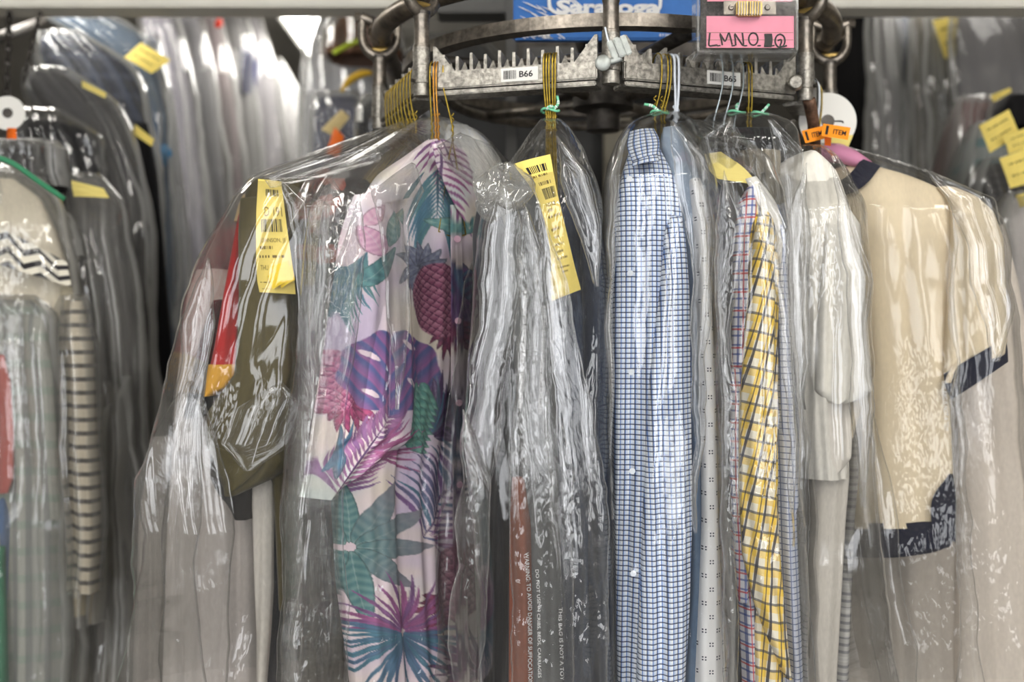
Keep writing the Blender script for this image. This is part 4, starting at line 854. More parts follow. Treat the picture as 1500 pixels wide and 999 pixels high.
shell('sleeve', [(318, 1110, 1130), (350, 1104, 1134), (440, 1096, 1134), (600, 1084, 1132), (720, 1083, 1136), (812, 1088, 1142), (880, 1104, 1148), (940, 1126, 1154), (990, 1148, 1158)], Y=-.105, thF=.022, thB=.02, n=140, nF=44, mat=yc, parent=g, folds=[(.005, .03, .5, 0)], noise=.006, uvrot=.22, seed=80, ramp=.06, sm=.02)
wc = checks('white_navy_grid', (216, 220, 230), [(0, .0085, 0, .17, (64, 78, 124), .85), (1, .0085, 0, .17, (64, 78, 124), .85), (0, .0085, 0, .5, (170, 182, 214), .35)])
g = gar('grid_check_shirt', 'white shirt with a fine navy grid right of the yellow check shirt', 'shirt', px(1155, 999, 0))
shell('body', [(300, 1118, 1140), (330, 1122, 1148), (420, 1126, 1152), (620, 1128, 1160), (740, 1130, 1167), (760, 1132, 1166), (1010, 1140, 1176)], Y=-.065, thF=.022, thB=.09, n=130, nF=44, mat=wc, parent=g, folds=FO, noise=.003, seed=81, ramp=.06)
shell('sleeve', [(330, 1134, 1149), (420, 1136, 1153), (600, 1142, 1161), (740, 1150, 1169), (750, 1152, 1164)], Y=-.083, thF=.014, thB=.014, n=70, nF=24, mat=wc, parent=g, folds=FO, seed=82)
g = gar('folded_black_trousers', 'black trousers folded over a hanger in the box-shaped bag top', 'trousers', px(1100, 230, .06))
shell('fold', [(188, 1052, 1150), (196, 1046, 1154), (215, 1044, 1154), (236, 1046, 1150)], Y=.045, thF=.022, thB=.10, n=30, nF=60, mat=cloth((28, 28, 30)), parent=g, folds=[(.003, .06, .1, 0)], seed=83, ramp=.25, g0=.5, sm=.05)
g = gar('khaki_trousers', 'grey khaki trousers with a gathered waistband right of the yellow check', 'trousers', px(1130, 999, .04))
shell('waistband', [(222, 1083, 1142), (232, 1084, 1143), (256, 1086, 1142)], Y=.015, thF=.024, thB=.10, n=24, nF=90, mat=cloth((158, 150, 134)), parent=g, folds=[(.004, .012, .0, 0)], ramp=0, fbase=1., seed=84)
shell('leg', [(250, 1087, 1141), (300, 1090, 1142), (420, 1112, 1158), (640, 1138, 1174), (1010, 1150, 1188)], Y=.022, thF=.022, thB=.14, mat=cloth((148, 142, 128)), parent=g, folds=[(.006, .016, .1, 0), (.004, .03, 0, 1)], fbase=.7, noise=.004, seed=85, ramp=0)
panel('belt_loop', [px(1108, 224, -.012), px(1108, 258, -.010)], [px(1115, 224, -.012), px(1115, 258, -.010)], cloth((164, 156, 140)), g, .002, 8, 4, .001)
# --- white shirts, knit and sweatshirt on the right
BR = (-.6, .8)
g = gar('white_tee', 'white T-shirt with a draped short sleeve left of the cream sweatshirt', 'T-shirt', px(1210, 700, .02))
shell('body', [(222, 1186, 1194), (232, 1174, 1208), (250, 1156, 1224), (300, 1150, 1242), (420, 1150, 1250), (600, 1162, 1240), (700, 1176, 1240)], Y=.015, thF=.03, thB=.09, back=BR, n=100, nF=50, mat=cloth((226, 222, 212)), parent=g, folds=FO, noise=.004, seed=91, ramp=.10)
shell('sleeve', [(300, 1216, 1240), (330, 1206, 1258), (420, 1198, 1266), (520, 1193, 1274), (572, 1192, 1276), (584, 1204, 1262), (590, 1212, 1236)], Y=-.01, thF=.032, thB=.03, n=110, nF=50, mat=cloth((230, 226, 216)), parent=g, folds=[(.006, .05, .25, 0), (.003, .03, -.3, 1)], noise=.005, seed=92, ramp=.1, sm=.008)
g = gar('cream_tee', 'cream short sleeve peeking out under the white T-shirt sleeve', 'T-shirt', px(1240, 700, .06))
shell('sleeve', [(330, 1226, 1262), (480, 1216, 1268), (570, 1214, 1272), (586, 1216, 1270), (606, 1222, 1258), (640, 1230, 1246)], Y=.035, thF=.022, thB=.05, n=70, nF=36, mat=cloth((224, 212, 188)), parent=g, folds=FO, seed=93, sm=.014)
g = gar('long_white_shirt', 'long white shirt tail hanging under the white T-shirt', 'shirt', px(1205, 999, .03))
shell('body', [(480, 1166, 1236), (640, 1178, 1242), (700, 1184, 1243), (760, 1184, 1238), (1010, 1172, 1224)], Y=.03, thF=.022, thB=.09, back=BR, n=80, nF=40, mat=cloth((206, 200, 190)), parent=g, folds=[(.005, .05, .1, 0)], noise=.004, seed=94)
sk = checks('grey_striped_knit', (170, 168, 164), [(1, .011, 0, .40, (104, 106, 112), .7), (1, .037, .2, .2, (196, 194, 190), .6)])
shell('sleeve', [(480, 1184, 1236), (640, 1194, 1247), (670, 1197, 1246), (684, 1208, 1236), (690, 1214, 1226)], Y=.005, thF=.02, thB=.02, n=80, nF=36, mat=cloth((222, 216, 206)), parent=g, folds=[(.005, .04, .2, 0)], noise=.005, seed=96, sm=.01)
g = gar('striped_knit', 'grey striped knit strip between white shirt tail and sweatshirt', 'sweater', px(1238, 999, .08))
shell('body', [(560, 1232, 1264), (640, 1232, 1262), (760, 1226, 1250), (1010, 1210, 1242)], Y=.07, thF=.018, thB=.09, back=BR, n=70, nF=26, mat=sk, parent=g, folds=FO, seed=95)
cream = cloth((222, 206, 176), .03); navy = cloth((32, 34, 50))
g = gar('cream_sweatshirt', 'cream short sleeved sweatshirt with navy neck, cuff and hem', 'sweatshirt', px(1310, 815, .2))
hb_rows = [(244, 1232, 1286), (252, 1210, 1318), (266, 1180, 1356), (282, 1160, 1388), (320, 1150, 1398), (420, 1150, 1394), (560, 1155, 1392), (700, 1165, 1396), (770, 1170, 1398)]
shell('body', hb_rows, plane=PH, thF=.032, thB=.03, n=170, nF=90, mat=cream, parent=g, folds=[(.005, .16, .10, 1.2), (.003, .07, -.15, .4)], noise=.004, seed=101, ramp=.10)
shell('hem_band', [(762, 1170, 1398), (785, 1172, 1399), (800, 1180, 1392), (808, 1200, 1370), (812, 1230, 1340)], plane=PH, thF=.0335, thB=.031, n=30, nF=70, mat=navy, parent=g, seed=102, ramp=0, sm=.02)
def ph(x, y, o=.0):
    q, d, nr = ray_plane(np.array([float(x)]), np.array([PH[0]])+np.array([[-.37*o, -.93*o]]), np.array(PH[1])); return np.array([q[0, 0], q[0, 1], CZ+(499.5-y)/F*d[0]])
panel('side_vent_trim', [ph(1391, 694, .020), ph(1366, 730, .031), ph(1364, 772, .034)], [ph(1396, 694, .014), ph(1401, 735, .010), ph(1400, 795, .014)], navy, g, .002, 30, 12, .004, 0, 1, (-.37, -.93, 0))
panel('neck_rib', [ph(1262, 232, .014), ph(1247, 252, .030), ph(1228, 266, .036), ph(1196, 276, .034)], [ph(1290, 243, .020), ph(1270, 268, .036), ph(1246, 283, .041), ph(1196, 296, .040)], navy, g, .002, 40, 12, .004, 0, 1, (-.37, -.93, 0))
shell('sleeve', [(274, 1372, 1400), (288, 1384, 1432), (310, 1392, 1456), (350, 1392, 1470), (420, 1388, 1474), (490, 1384, 1476), (520, 1382, 1474), (545, 1382, 1420), (560, 1383, 1400)], plane=((PH[0][0]-.004, PH[0][1]-.012), PH[1]), thF=.036, thB=.03, n=110, nF=56, mat=cream, parent=g, folds=[(.007, .07, .35, 0), (.004, .04, .5, 2)], noise=.006, seed=103, ramp=.15, sm=.02)
panel('cuff', [ph(1382, 548, .036), ph(1385, 566, .036), ph(1393, 586, .034)], [ph(1473, 494, .022), ph(1476, 512, .022), ph(1477, 530, .020)], navy, g, .006, 20, 30, .020, .001, 2, (-.37, -.93, 0))
g = gar('taupe_dress', 'long pale taupe dress hanging below the cream sweatshirt hem', 'dress', px(1320, 999, .3))
shell('body', [(420, 1230, 1390), (700, 1226, 1412), (1010, 1222, 1424)], Y=.30, thF=.03, thB=.10, n=80, nF=50, mat=cloth((176, 168, 158)), parent=g, folds=[(.008, .09, .1, 0), (.004, .05, -.1, 1)], noise=.005, seed=104)
g = gar('ivory_blouse', 'ivory blouse hanging at the right edge behind the sweatshirt sleeve', 'blouse', px(1460, 999, .3))
shell('body', [(330, 1405, 1470), (420, 1400, 1490), (700, 1398, 1540), (1010, 1400, 1560)], Y=.28, thF=.04, thB=.10, n=80, nF=50, mat=cloth((206, 196, 184)), parent=g, folds=[(.008, .09, .1, 0), (.004, .05, -.1, 1)], noise=.008, seed=105)
t = thing('padded_hanger', px(1215, 250, .2), 'pink foam padded hanger arm beside the navy neck', 'hanger')
tube('pad', [px(1196, 226, .19), px(1225, 224, .18), px(1250, 232, .17), px(1275, 242, .165)], [.012, .016, .013, .006], M['pinkfoam'], t, n=14)
t = thing('shoulder_cover', px(1120, 390, -.09), 'white foam shoulder cover with a rounded corner by the yellow check shirt', 'cover')
panel('sheet', [px(1092, 262, -.062), px(1112, 300, -.075), px(1134, 350, -.088), px(1138, 386, -.09)], [px(1108, 258, -.062), px(1138, 300, -.075), px(1149, 350, -.088), px(1147, 386, -.09)], M['foam'], t, .002, 30, 8, .006, .002)

# ------------------------------------------------------------------ tickets
def ticket(label, L, R, mat=None, bend=.003, text=True, seed=0, name='paper_ticket', group='paper tickets'):
    """paper slip with printed lines; L, R are edge points top to bottom"""
    mid = (np.asarray(L[-1])+np.asarray(R[-1]))/2; t = thing(name, mid, label, 'ticket', group)
    o, G, nr = panel('slip', L, R, mat or M['yellow'], t, .0004, 40, 10, bend, .0015, seed)
    return t, o, G, nr
t, o, G, nr = ticket('creased yellow ticket pinned on the olive coat', [px(378, 262, -.035), px(375, 330, -.042), px(376, 400, -.042), px(380, 428, -.040)], [px(412, 266, -.038), px(420, 330, -.046), px(430, 400, -.046), px(433, 431, -.044)], seed=2)
for s, r0, c0, hr, wc in (('D 191', .20, .30, .07, .6), ('JOHNSON, JE', .42, .12, .035, .8), ('', .47, .12, .025, .4), ('', .53, .1, .022, .8), ('THU', .60, .12, .04, .22), ('', .70, .3, .02, .6), ('', .735, .32, .02, .4), ('', .78, .08, .022, .84), ('', .92, .1, .02, .25)):
    if s in ('D 191', 'JOHNSON, JE', 'THU'): grid_text('printing', s, G, nr, r0, c0, hr, wc, M['greyink'], o)
    else: grid_bars('printing', G, nr, r0, c0, hr*.8, wc, M['greyink'], o, 7, int(r0*100))
grid_bars('barcode', G, nr, .29, .18, .09, .7, M['ink'], o, 16, 3); grid_bars('header_print', G, nr, .07, .35, .05, .5, M['ink'], o, 10, 6)
for k, (x, y) in enumerate(((412, 398), (418, 404), (406, 406))):
    panel('folded_stub', [px(x-14, y-8+k*3, -.054-.002*k), px(x-6, y+18, -.054-.002*k)], [px(x+10, y-16, -.056-.002*k), px(x+14, y+6, -.056-.002*k)], solid('bright_yellow_paper', (246, 212, 50), .8), o, .0006, 6, 6, .003)
t, o, G, nr = ticket('long yellow ticket slanting down over the navy suit', [px(752, 240, -.122), px(786, 290, -.130), px(803, 350, -.134), px(808, 400, -.134), px(808, 441, -.132)], [px(806, 226, -.122), px(816, 280, -.130), px(830, 340, -.134), px(842, 390, -.134), px(851, 424, -.132)], bend=.004, seed=5)
grid_bars('header_print', G, nr, .05, .22, .05, .62, M['ink'], o, 9, 8); grid_bars('barcode', G, nr, .21, .36, .07, .56, M['ink'], o, 18, 9)
for s, r0, c0, hr, wc in (('', .115, .2, .018, .6), ('', .165, .35, .03, .5), ('', .30, .3, .03, .5), ('', .335, .3, .025, .3), ('', .375, .25, .018, .65), ('', .45, .25, .02, .5), ('', .50, .3, .02, .3), ('', .55, .28, .02, .5), ('', .60, .3, .02, .35), ('', .65, .3, .02, .5), ('', .72, .3, .02, .5), ('', .76, .4, .02, .3)):
    grid_bars('printing', G, nr, r0, c0, hr*.8, wc, M['greyink'], o, 7, int(r0*100))
for k in range(3): panel('folded_stub', [px(806+k*3, 398+k*6, -.142-.002*k), px(808+k*4, 424+k*5, -.142-.002*k)], [px(822+k*2, 392+k*6, -.144), px(824+k*3, 418+k*6, -.144)], M['yellow'], o, .0006, 6, 6, .003)
t, o, G, nr = ticket('pale yellow ticket veiled by film above the yellow check shirt', [px(1032, 226, -.03), px(1040, 250, -.05), px(1052, 262, -.055)], [px(1056, 222, -.03), px(1090, 246, -.05), px(1112, 272, -.055)], M['palegold'], seed=7)
for k, (L, R, lb) in enumerate((([px(1174, 192, .135), px(1180, 210, .135)], [px(1206, 184, .135), px(1208, 203, .135)], 'left orange 1 ITEM tag, tilted up, on the sweatshirt hanger'), ([px(1206, 181, .115), px(1203, 199, .115)], [px(1246, 187, .115), px(1242, 205, .115)], 'right orange 1 ITEM tag, tilted down, on the sweatshirt hanger'))):
    t = thing('item_tag', (L[1]+R[1])/2, lb, 'tag', 'orange item tags'); o, G, nr = panel('slip', L, R, M['orange'], t, .0004, 10, 10, .001)
    grid_text('lettering', '1', G, nr, .12, .12, .72, .10, M['ink'], o, bold=.015); grid_text('lettering', 'ITEM', G, nr, .32, .40, .40, .48, M['ink'], o, bold=.015)
t = thing('item_tag', px(1212, 212, .14), 'small folded orange tag below the pair of 1 ITEM tags', 'tag', 'orange item tags'); o, G, nr = panel('slip', [px(1208, 200, .14), px(1208, 213, .14)], [px(1218, 202, .14), px(1217, 214, .14)], M['deeporange'], t, .0004, 6, 6, .001)
t = thing('item_tag', px(1234, 222, .2), 'cream paper tag hanging behind the orange tags on the disc', 'tag', 'orange item tags'); panel('slip', [px(1206, 196, .2), px(1212, 221, .2)], [px(1250, 198, .2), px(1240, 222, .2)], M['palegold'], t, .0004, 8, 8, .003)

# ------------------------------------------------------------------ film bags
BAGS = {}; BKW = {}
def bag(label, rows, f=0, knot=None, group='clear bags on the conveyor', **kw):
    b = thing('garment_bag', px((rows[-1][1]+rows[-1][2])/2, rows[-1][0], kw.get('Y', .1)), label, 'bag', group)
    a = dict(thF=.05, thB=.14, n=210, nF=120, nB=30, mat=FILM[f] if isinstance(f, int) else f, parent=b, folds=[(.004, .09, .12, 0)], noise=.010, nscale=(6, 2.5), edge=3, crink=.0042, seed=7, ramp=.12, sm=.018, fbase=.5, cap=True)
    a.update(kw); o, FRr, nr = shell('film', rows, **a)
    if knot: crumple(b, knot[0], knot[1], kw.get('seed', 1))
    BAGS[label] = (FRr, nr, o, b); BKW[label] = kw; return b
def crumple(parent, c, r, seed, name='gathered_top', mat=None, n=44, m=64):
    """a wad of bunched film: a squashed ball with deep sharp folds"""
    c = np.asarray(c); th = np.linspace(.02, np.pi-.02, n)[:, None]; ph_ = np.linspace(0, 2*np.pi, m, endpoint=False)[None]
    cx, cy = np.cos(ph_), np.sin(ph_); q = 1+.40*fn(cx*1.7+5+.4*th, cy*1.7+th*1.1, seed)+.22*fn(cx*3.3+9+th, cy*3.3+th*2.1, seed+3)+.10*fn(cx*6+th*3, cy*6+th*4, seed+6)
    V = np.stack([c[0]+r[0]*q*np.sin(th)*np.cos(ph_), c[1]+r[1]*q*np.sin(th)*np.sin(ph_), c[2]+r[2]*q*np.cos(th)+0*ph_], -1)
    uv = np.stack([np.broadcast_to(ph_*.04, (n, m)), np.broadcast_to(th*.06, (n, m))], -1).reshape(-1, 2)
    i = np.arange(n-1)[:, None]; j = np.arange(m)[None]; Fc = np.stack([i*m+j, (i+1)*m+j, (i+1)*m+(j+1) % m, i*m+(j+1) % m], -1).reshape(-1, 4)
    return mk(name, V.reshape(-1, 3), Fc, mat or FILM[3], parent, True, uv=uv)
bag('big loose clear bag over the olive coat at the left end of the conveyor', [(176, 596, 640), (192, 556, 655), (215, 490, 650), (240, 420, 630), (262, 366, 600), (278, 360, 570), (330, 322, 545), (380, 290, 530), (440, 270, 520), (560, 246, 512), (660, 220, 505), (700, 198, 500), (760, 200, 498), (860, 196, 496), (1010, 176, 494)],
    1, Y=.03, thF=.085, thB=.14, back=BK, seed=201, lean=(0, .16, .14), edge=5, crink=.006)
bag('narrow clear bag on the floral blouse left of the tropical shirt', [(196, 560, 610), (225, 500, 590), (262, 446, 560), (300, 432, 548), (500, 428, 520), (700, 425, 510), (820, 420, 520), (1010, 414, 530)],
    0, Y=.01, thF=.055, thB=.14, back=BK, seed=207, n=180, nF=90, lean=(0, .1, .14))
bag('clear bag over the tropical pineapple shirt', [(172, 622, 650), (184, 600, 680), (212, 556, 712), (245, 500, 742), (285, 478, 752), (420, 462, 750), (640, 440, 745), (760, 432, 742), (1010, 428, 738)],
    2, plane=PB, thF=.060, thB=.06, seed=211, crink=.0045, n=240, nF=150)
b = bag('tall wrinkled clear bag over the dark clothes in the centre', [(176, 792, 822), (192, 778, 838), (225, 754, 858), (262, 728, 872), (300, 706, 882), (400, 694, 888), (520, 686, 891), (640, 676, 893), (740, 686, 894), (860, 700, 894), (1010, 704, 894)],
    1, Y=-.075, thF=.085, thB=.14, seed=221, lean=(0, .10, .16), crink=.0055, n=250, nF=150, folds=[(.006, .08, .10, 0)])
crumple(b, px(738, 276, -.15), (.034, .03, .026), 5); crumple(b, px(722, 296, -.14), (.020, .02, .022), 9)
bag('clear bag over the blue gingham shirt', [(166, 952, 1000), (178, 918, 1022), (205, 902, 1036), (250, 890, 1046), (300, 884, 1050), (500, 886, 1052), (760, 890, 1056), (1010, 892, 1066)],
    2, Y=-.085, thF=.095, thB=.14, seed=231, lean=(0, .09, .12), crink=.0045)
bag('clear bag over the yellow check shirt', [(180, 990, 1050), (205, 1000, 1090), (240, 1012, 1124), (290, 1034, 1146), (350, 1042, 1152), (520, 1046, 1160), (800, 1056, 1172), (1010, 1062, 1182)],
    0, Y=-.08, thF=.085, thB=.14, seed=241, lean=(0, .10, .12), crink=.0065, folds=[(.005, .07, .10, 0)])
bag('box-shaped clear bag top over the folded black trousers', [(166, 1040, 1130), (174, 1030, 1158), (190, 1026, 1170), (225, 1034, 1178), (300, 1060, 1184), (520, 1110, 1190), (1010, 1146, 1196)],
    0, Y=.02, thF=.055, thB=.14, seed=251, crink=.006, ramp=.05)
bag('clear bag over the white T-shirts', [(214, 1172, 1204), (226, 1158, 1222), (250, 1144, 1240), (300, 1136, 1262), (420, 1138, 1274), (640, 1158, 1278), (740, 1166, 1282), (760, 1168, 1284), (1010, 1172, 1312)],
    0, Y=.0, thF=.065, thB=.14, back=BR, seed=261, crink=.0055, lean=(0, .1, .12))
bag('clear bag over the cream sweatshirt', [(212, 1198, 1234), (222, 1180, 1262), (236, 1172, 1316), (256, 1168, 1376), (282, 1166, 1436), (320, 1170, 1468), (380, 1176, 1482), (480, 1184, 1492), (620, 1190, 1504), (800, 1196, 1520), (1010, 1204, 1560)],
    FILM_H, plane=((PH[0][0], PH[0][1]), PH[1]), thF=.075, thB=.06, seed=271, crink=.0045, n=240, nF=150, edge=4, folds=[(.006, .14, .15, 1)])
def pleat(lbl, rows, seed, off=.01, f=2, th=.010, **kw):
    """a loose fold of the same film standing out in front of the bag"""
    rows = [(r[0], (r[1]*.5+r[2]*.5)-2, (r[1]*.5+r[2]*.5)+2) if (i == 0 or (i == len(rows)-1 and r[0] < 1000)) else r for i, r in enumerate(rows)]
    FRr, nr, o, b = BAGS[lbl]; a = dict(BKW[lbl]); tf = a.get('thF', .05)
    for k in ('lean', 'ramp', 'back', 'n', 'nF', 'thF', 'thB', 'seed', 'crink', 'folds', 'edge'): a.pop(k, None)
    if 'plane' in a: p, d = a['plane']; d_ = np.array(d)/np.hypot(*d); nn_ = np.array([d_[1], -d_[0]]); nn_ = -nn_ if nn_[1] > 0 else nn_; a['plane'] = (tuple(np.array(p)+nn_*(tf+off)), d)
    else: a['Y'] = a['Y']-tf-off
    a.update(kw); shell('film_fold', rows, thF=th, thB=.004, n=120, nF=44, nB=8, mat=FILM[f] if isinstance(f, int) else f, parent=b, folds=[(.004, .05, .2, seed)], noise=.004, edge=5, crink=.0021, seed=seed, ramp=.05, sm=.012, fbase=.6, p=1.6, cap=True, **a)
bA, bF, bB, bC, bD, bE, bT, bG, bH = list(BAGS)
pleat(bC, [(268, 728, 752), (330, 716, 766), (420, 702, 768), (540, 690, 744), (640, 674, 738), (720, 700, 734)], 401); pleat(bC, [(300, 744, 790), (380, 752, 800), (470, 756, 806), (560, 752, 812), (700, 742, 836), (1010, 748, 842)], 402)
pleat(bC, [(262, 764, 790), (350, 786, 812), (480, 796, 846), (640, 802, 880), (760, 812, 890), (1010, 830, 893)], 403); pleat(bC, [(600, 664, 700), (700, 676, 724), (860, 664, 712), (1010, 660, 706)], 404, f=0); pleat(bC, [(200, 790, 838), (260, 820, 862), (330, 846, 878), (420, 870, 886)], 405)
pleat(bB, [(285, 500, 560), (400, 482, 530), (560, 466, 512), (700, 450, 506), (860, 440, 506), (1010, 430, 512)], 411); pleat(bB, [(240, 560, 640), (280, 545, 622), (330, 556, 600), (470, 566, 602), (600, 572, 590)], 412, f=0); pleat(bB, [(330, 690, 732), (480, 668, 736), (640, 652, 732), (760, 640, 722), (1010, 636, 704)], 413, f=0)
pleat(bB, [(196, 648, 700), (215, 640, 724), (250, 660, 740), (290, 690, 746)], 414)
pleat(bA, [(262, 366, 460), (300, 420, 480), (430, 432, 476), (640, 434, 480), (1010, 418, 486)], 421); pleat(bA, [(560, 252, 300), (640, 226, 320), (700, 198, 330), (780, 214, 344), (900, 190, 340), (1010, 178, 336)], 422); pleat(bA, [(560, 380, 436), (600, 340, 446), (650, 326, 430), (690, 330, 400)], 423)
pleat(bA, [(380, 292, 326), (480, 268, 318), (600, 250, 300), (800, 240, 290), (1010, 236, 300)], 424); pleat(bA, [(212, 500, 600), (236, 440, 560), (258, 380, 480), (275, 366, 420)], 425)
pleat(bF, [(262, 450, 520), (300, 470, 520), (420, 476, 500), (640, 440, 470), (1010, 424, 470)], 431)
pleat(bE, [(250, 1030, 1090), (330, 1046, 1098), (480, 1048, 1076), (620, 1052, 1086), (800, 1056, 1078), (1010, 1060, 1086)], 441, f=0); pleat(bE, [(270, 1084, 1140), (340, 1112, 1151), (390, 1134, 1150), (520, 1148, 1160), (800, 1156, 1170)], 442)
pleat(bG, [(240, 1152, 1206), (350, 1142, 1184), (600, 1152, 1180), (1010, 1168, 1190)], 451); pleat(bG, [(244, 1196, 1238), (400, 1238, 1274), (640, 1248, 1278), (742, 1238, 1284)], 452)
pleat(bH, [(252, 1330, 1396), (290, 1392, 1452), (360, 1416, 1480), (450, 1430, 1488), (530, 1438, 1484)], 461); pleat(bH, [(290, 1384, 1402), (560, 1396, 1412), (800, 1398, 1422), (1010, 1404, 1440)], 462); pleat(bH, [(480, 1244, 1272), (745, 1248, 1312), (1010, 1292, 1346)], 463)
pleat(bD, [(178, 962, 1010), (230, 980, 1034), (320, 1006, 1048), (560, 1014, 1036), (780, 1008, 1030)], 471); pleat(bD, [(190, 906, 930), (260, 892, 912), (420, 888, 902), (760, 890, 904)], 472)
pleat(bT, [(172, 1040, 1110), (200, 1030, 1090), (240, 1040, 1080), (330, 1066, 1096)], 481); pleat(bT, [(176, 1100, 1164), (220, 1136, 1176), (330, 1148, 1180), (600, 1170, 1190)], 482)
# the warning printed on the centre bag and the sweatshirt bag
FRr, nr, o, b = BAGS['tall wrinkled clear bag over the dark clothes in the centre']
for s, r0, c0, hr, wc in (('WARNING: TO AVOID DANGER OF SUFFOCATION', .30, .40, .20, .022), ('KEEP AWAY FROM BABIES AND CHILDREN', .33, .50, .18, .020), ('WARNING: TO AVOID DANGER OF SUFFOCATION', .74, .40, .22, .022), ('DO NOT USE IN CRIBS, BEDS, CARRIAGES', .77, .45, .18, .020), ('THIS BAG IS NOT A TOY', .83, .57, .12, .020)):
    grid_text('warning_print', s, FRr, nr, r0, c0, hr, wc, M['whiteink'], o, vert=True, lift=.0012)
FRr, nr, o, b = BAGS['clear bag over the cream sweatshirt']
for s, r0, c0, hr, wc in (('THIS BAG IS NOT A TOY', .43, .60, .09, .016),): grid_text('warning_print', s, FRr, nr, r0, c0, hr, wc, M['whiteink'], o, vert=True, lift=.0012)

# ------------------------------------------------------------------ background racks
def rack(name, label, cat, rows, Y, mat, filmed=True, grp='clothes on the rails behind', thB=.09, back=None, seed=0, pad=9, thF=.035, top=None, filmlabel=None, fm=4, sleeve=None):
    mat = mat if not isinstance(mat, tuple) else cloth(mat)
    g = thing(name, px((rows[-1][1]+rows[-1][2])/2, rows[-1][0], Y), label, cat, grp)
    shell('body', rows, Y=Y, thF=thF, thB=thB, back=back, n=46, nF=26, nB=8, mat=mat, parent=g, folds=[(.010, .07, .1, seed), (.006, .04, -.2, seed)], noise=.01, seed=seed, ramp=.10)
    if sleeve: shell('sleeve', sleeve, Y=Y-thF*.6, thF=thF*.8, thB=.03, n=36, nF=20, nB=6, mat=mat, parent=g, folds=[(.008, .05, .1, seed+1)], noise=.006, seed=seed+1, ramp=.10)
    if filmed:
        fr = [(r[0]-(8 if i == 0 else 4), r[1]-pad, r[2]+pad) for i, r in enumerate(rows)]
        b = thing('garment_bag', px((rows[-1][1]+rows[-1][2])/2, rows[-1][0], Y-.02), filmlabel, 'bag', 'clear bags on the rails behind')
        shell('film', fr, Y=Y-.012, thF=thF+.055, thB=thB+.03, back=back, n=70, nF=40, nB=8, mat=FILM[fm], parent=b, folds=[(.010, .06, .1, seed), (.006, .035, -.3, seed+2)], noise=.012, crink=.007, edge=4, seed=seed+3, ramp=.12, fbase=.5)
BL = (-.8, .6); BQ = (-.5, .85)
# --- near left
rack('coral_top', 'coral red top cut off by the left edge', 'shirt', [(520, -70, 6), (560, -70, 16), (640, -70, 21), (700, -70, 20), (722, -70, 12)], .46, (196, 104, 96), False, back=BL, seed=301)
rack('denim_jeans', 'blue denim strip low at the left edge', 'jeans', [(705, -70, 10), (760, -70, 18), (1010, -70, 12)], .48, (84, 110, 150), False, back=BL, seed=302)
rack('green_skirt', 'green strip at the bottom left corner', 'skirt', [(800, -70, 8), (1010, -70, 14)], .45, (56, 120, 90), False, back=BL, seed=303)
rack('grey_print_dress', 'long grey dress in film at the far left', 'dress', [(440, -90, 46), (462, -90, 76), (540, -90, 86), (700, -80, 96), (1010, -80, 98)], .50, checks('grey_green_print', (158, 158, 150), [(1, .05, 0, .3, (130, 150, 136), .5), (0, .03, .2, .3, (100, 104, 108), .5)]), back=BL, seed=304, filmlabel='clear film on the long grey dress at the far left', sleeve=[(460, 36, 64), (540, 40, 84), (760, 60, 96)])
zz, nt, bs, out = newmat('black_chevron_knit'); bs.inputs['Roughness'].default_value = .95
sp = nd(nt, 'ShaderNodeSeparateXYZ'); nt.links.new(uvxy(nt), sp.inputs[0])
zig = math_n(nt, 'ABSOLUTE', math_n(nt, 'SUBTRACT', math_n(nt, 'FRACT', math_n(nt, 'DIVIDE', sp.outputs[0], .065)), .5))
bandm = math_n(nt, 'LESS_THAN', math_n(nt, 'FRACT', math_n(nt, 'ADD', math_n(nt, 'DIVIDE', sp.outputs[1], .030), math_n(nt, 'MULTIPLY', zig, 1.6))), .45)
nt.links.new(mixc(nt, bandm, S(226, 220, 204), S(40, 38, 42)), bs.inputs['Base Color'])
g = thing('chevron_sweater', px(50, 900, .58), 'ivory sweater with a black chevron band across the shoulder', 'sweater', 'clothes on the rails behind')
ivory = cloth((222, 212, 190))
shell('body', [(262, -70, 20), (290, -70, 60), (340, -70, 84), (400, -70, 104), (480, -70, 116), (880, -60, 122)], Y=.56, thF=.04, thB=.3, back=BL, n=60, nF=40, mat=ivory, parent=g, folds=FO, seed=311, noise=.008)
panel('chevron_band', [px(-10, 326, .48), px(-10, 384, .475)], [px(98, 384, .50), px(104, 420, .495)], zz, g, .003, 12, 30, .01, .003)
shell('sleeve', [(420, 88, 108), (470, 92, 116), (700, 96, 122), (900, 106, 126)], Y=.53, thF=.02, thB=.03, n=40, nF=20, mat=cloth((206, 194, 166)), parent=g, folds=FO, seed=312)
b = thing('garment_bag', px(50, 900, .5), 'clear film on the ivory chevron sweater', 'bag', 'clear bags on the rails behind')
shell('film', [(240, -80, 24), (262, -80, 66), (300, -80, 92), (380, -80, 112), (480, -80, 124), (1010, -70, 130)], Y=.545, thF=.085, thB=.16, back=BL, n=80, nF=60, nB=8, mat=FILM[4], parent=b, noise=.012, crink=.008, edge=4, seed=318, ramp=.12, fbase=.5)
bst = checks('black_white_stripe', (208, 198, 178), [(1, .025, 0, .34, (62, 62, 68), .85)])
rack('striped_jersey', 'cream top with black horizontal stripes at left', 'shirt', [(440, 104, 120), (500, 104, 136), (700, 108, 147), (858, 116, 147), (866, 118, 146)], .47, bst, True, seed=313, thB=.05, filmlabel='clear film on the black striped cream top', pad=10, fm=0, back=BL)
rack('cream_cardigan', 'cream cardigan end below the striped top at left', 'cardigan', [(600, 112, 150), (860, 116, 148), (908, 118, 147)], .61, (208, 196, 172), seed=314, thB=.2, back=BL, filmlabel='clear film on the striped top and cream cardigan at left', pad=14)
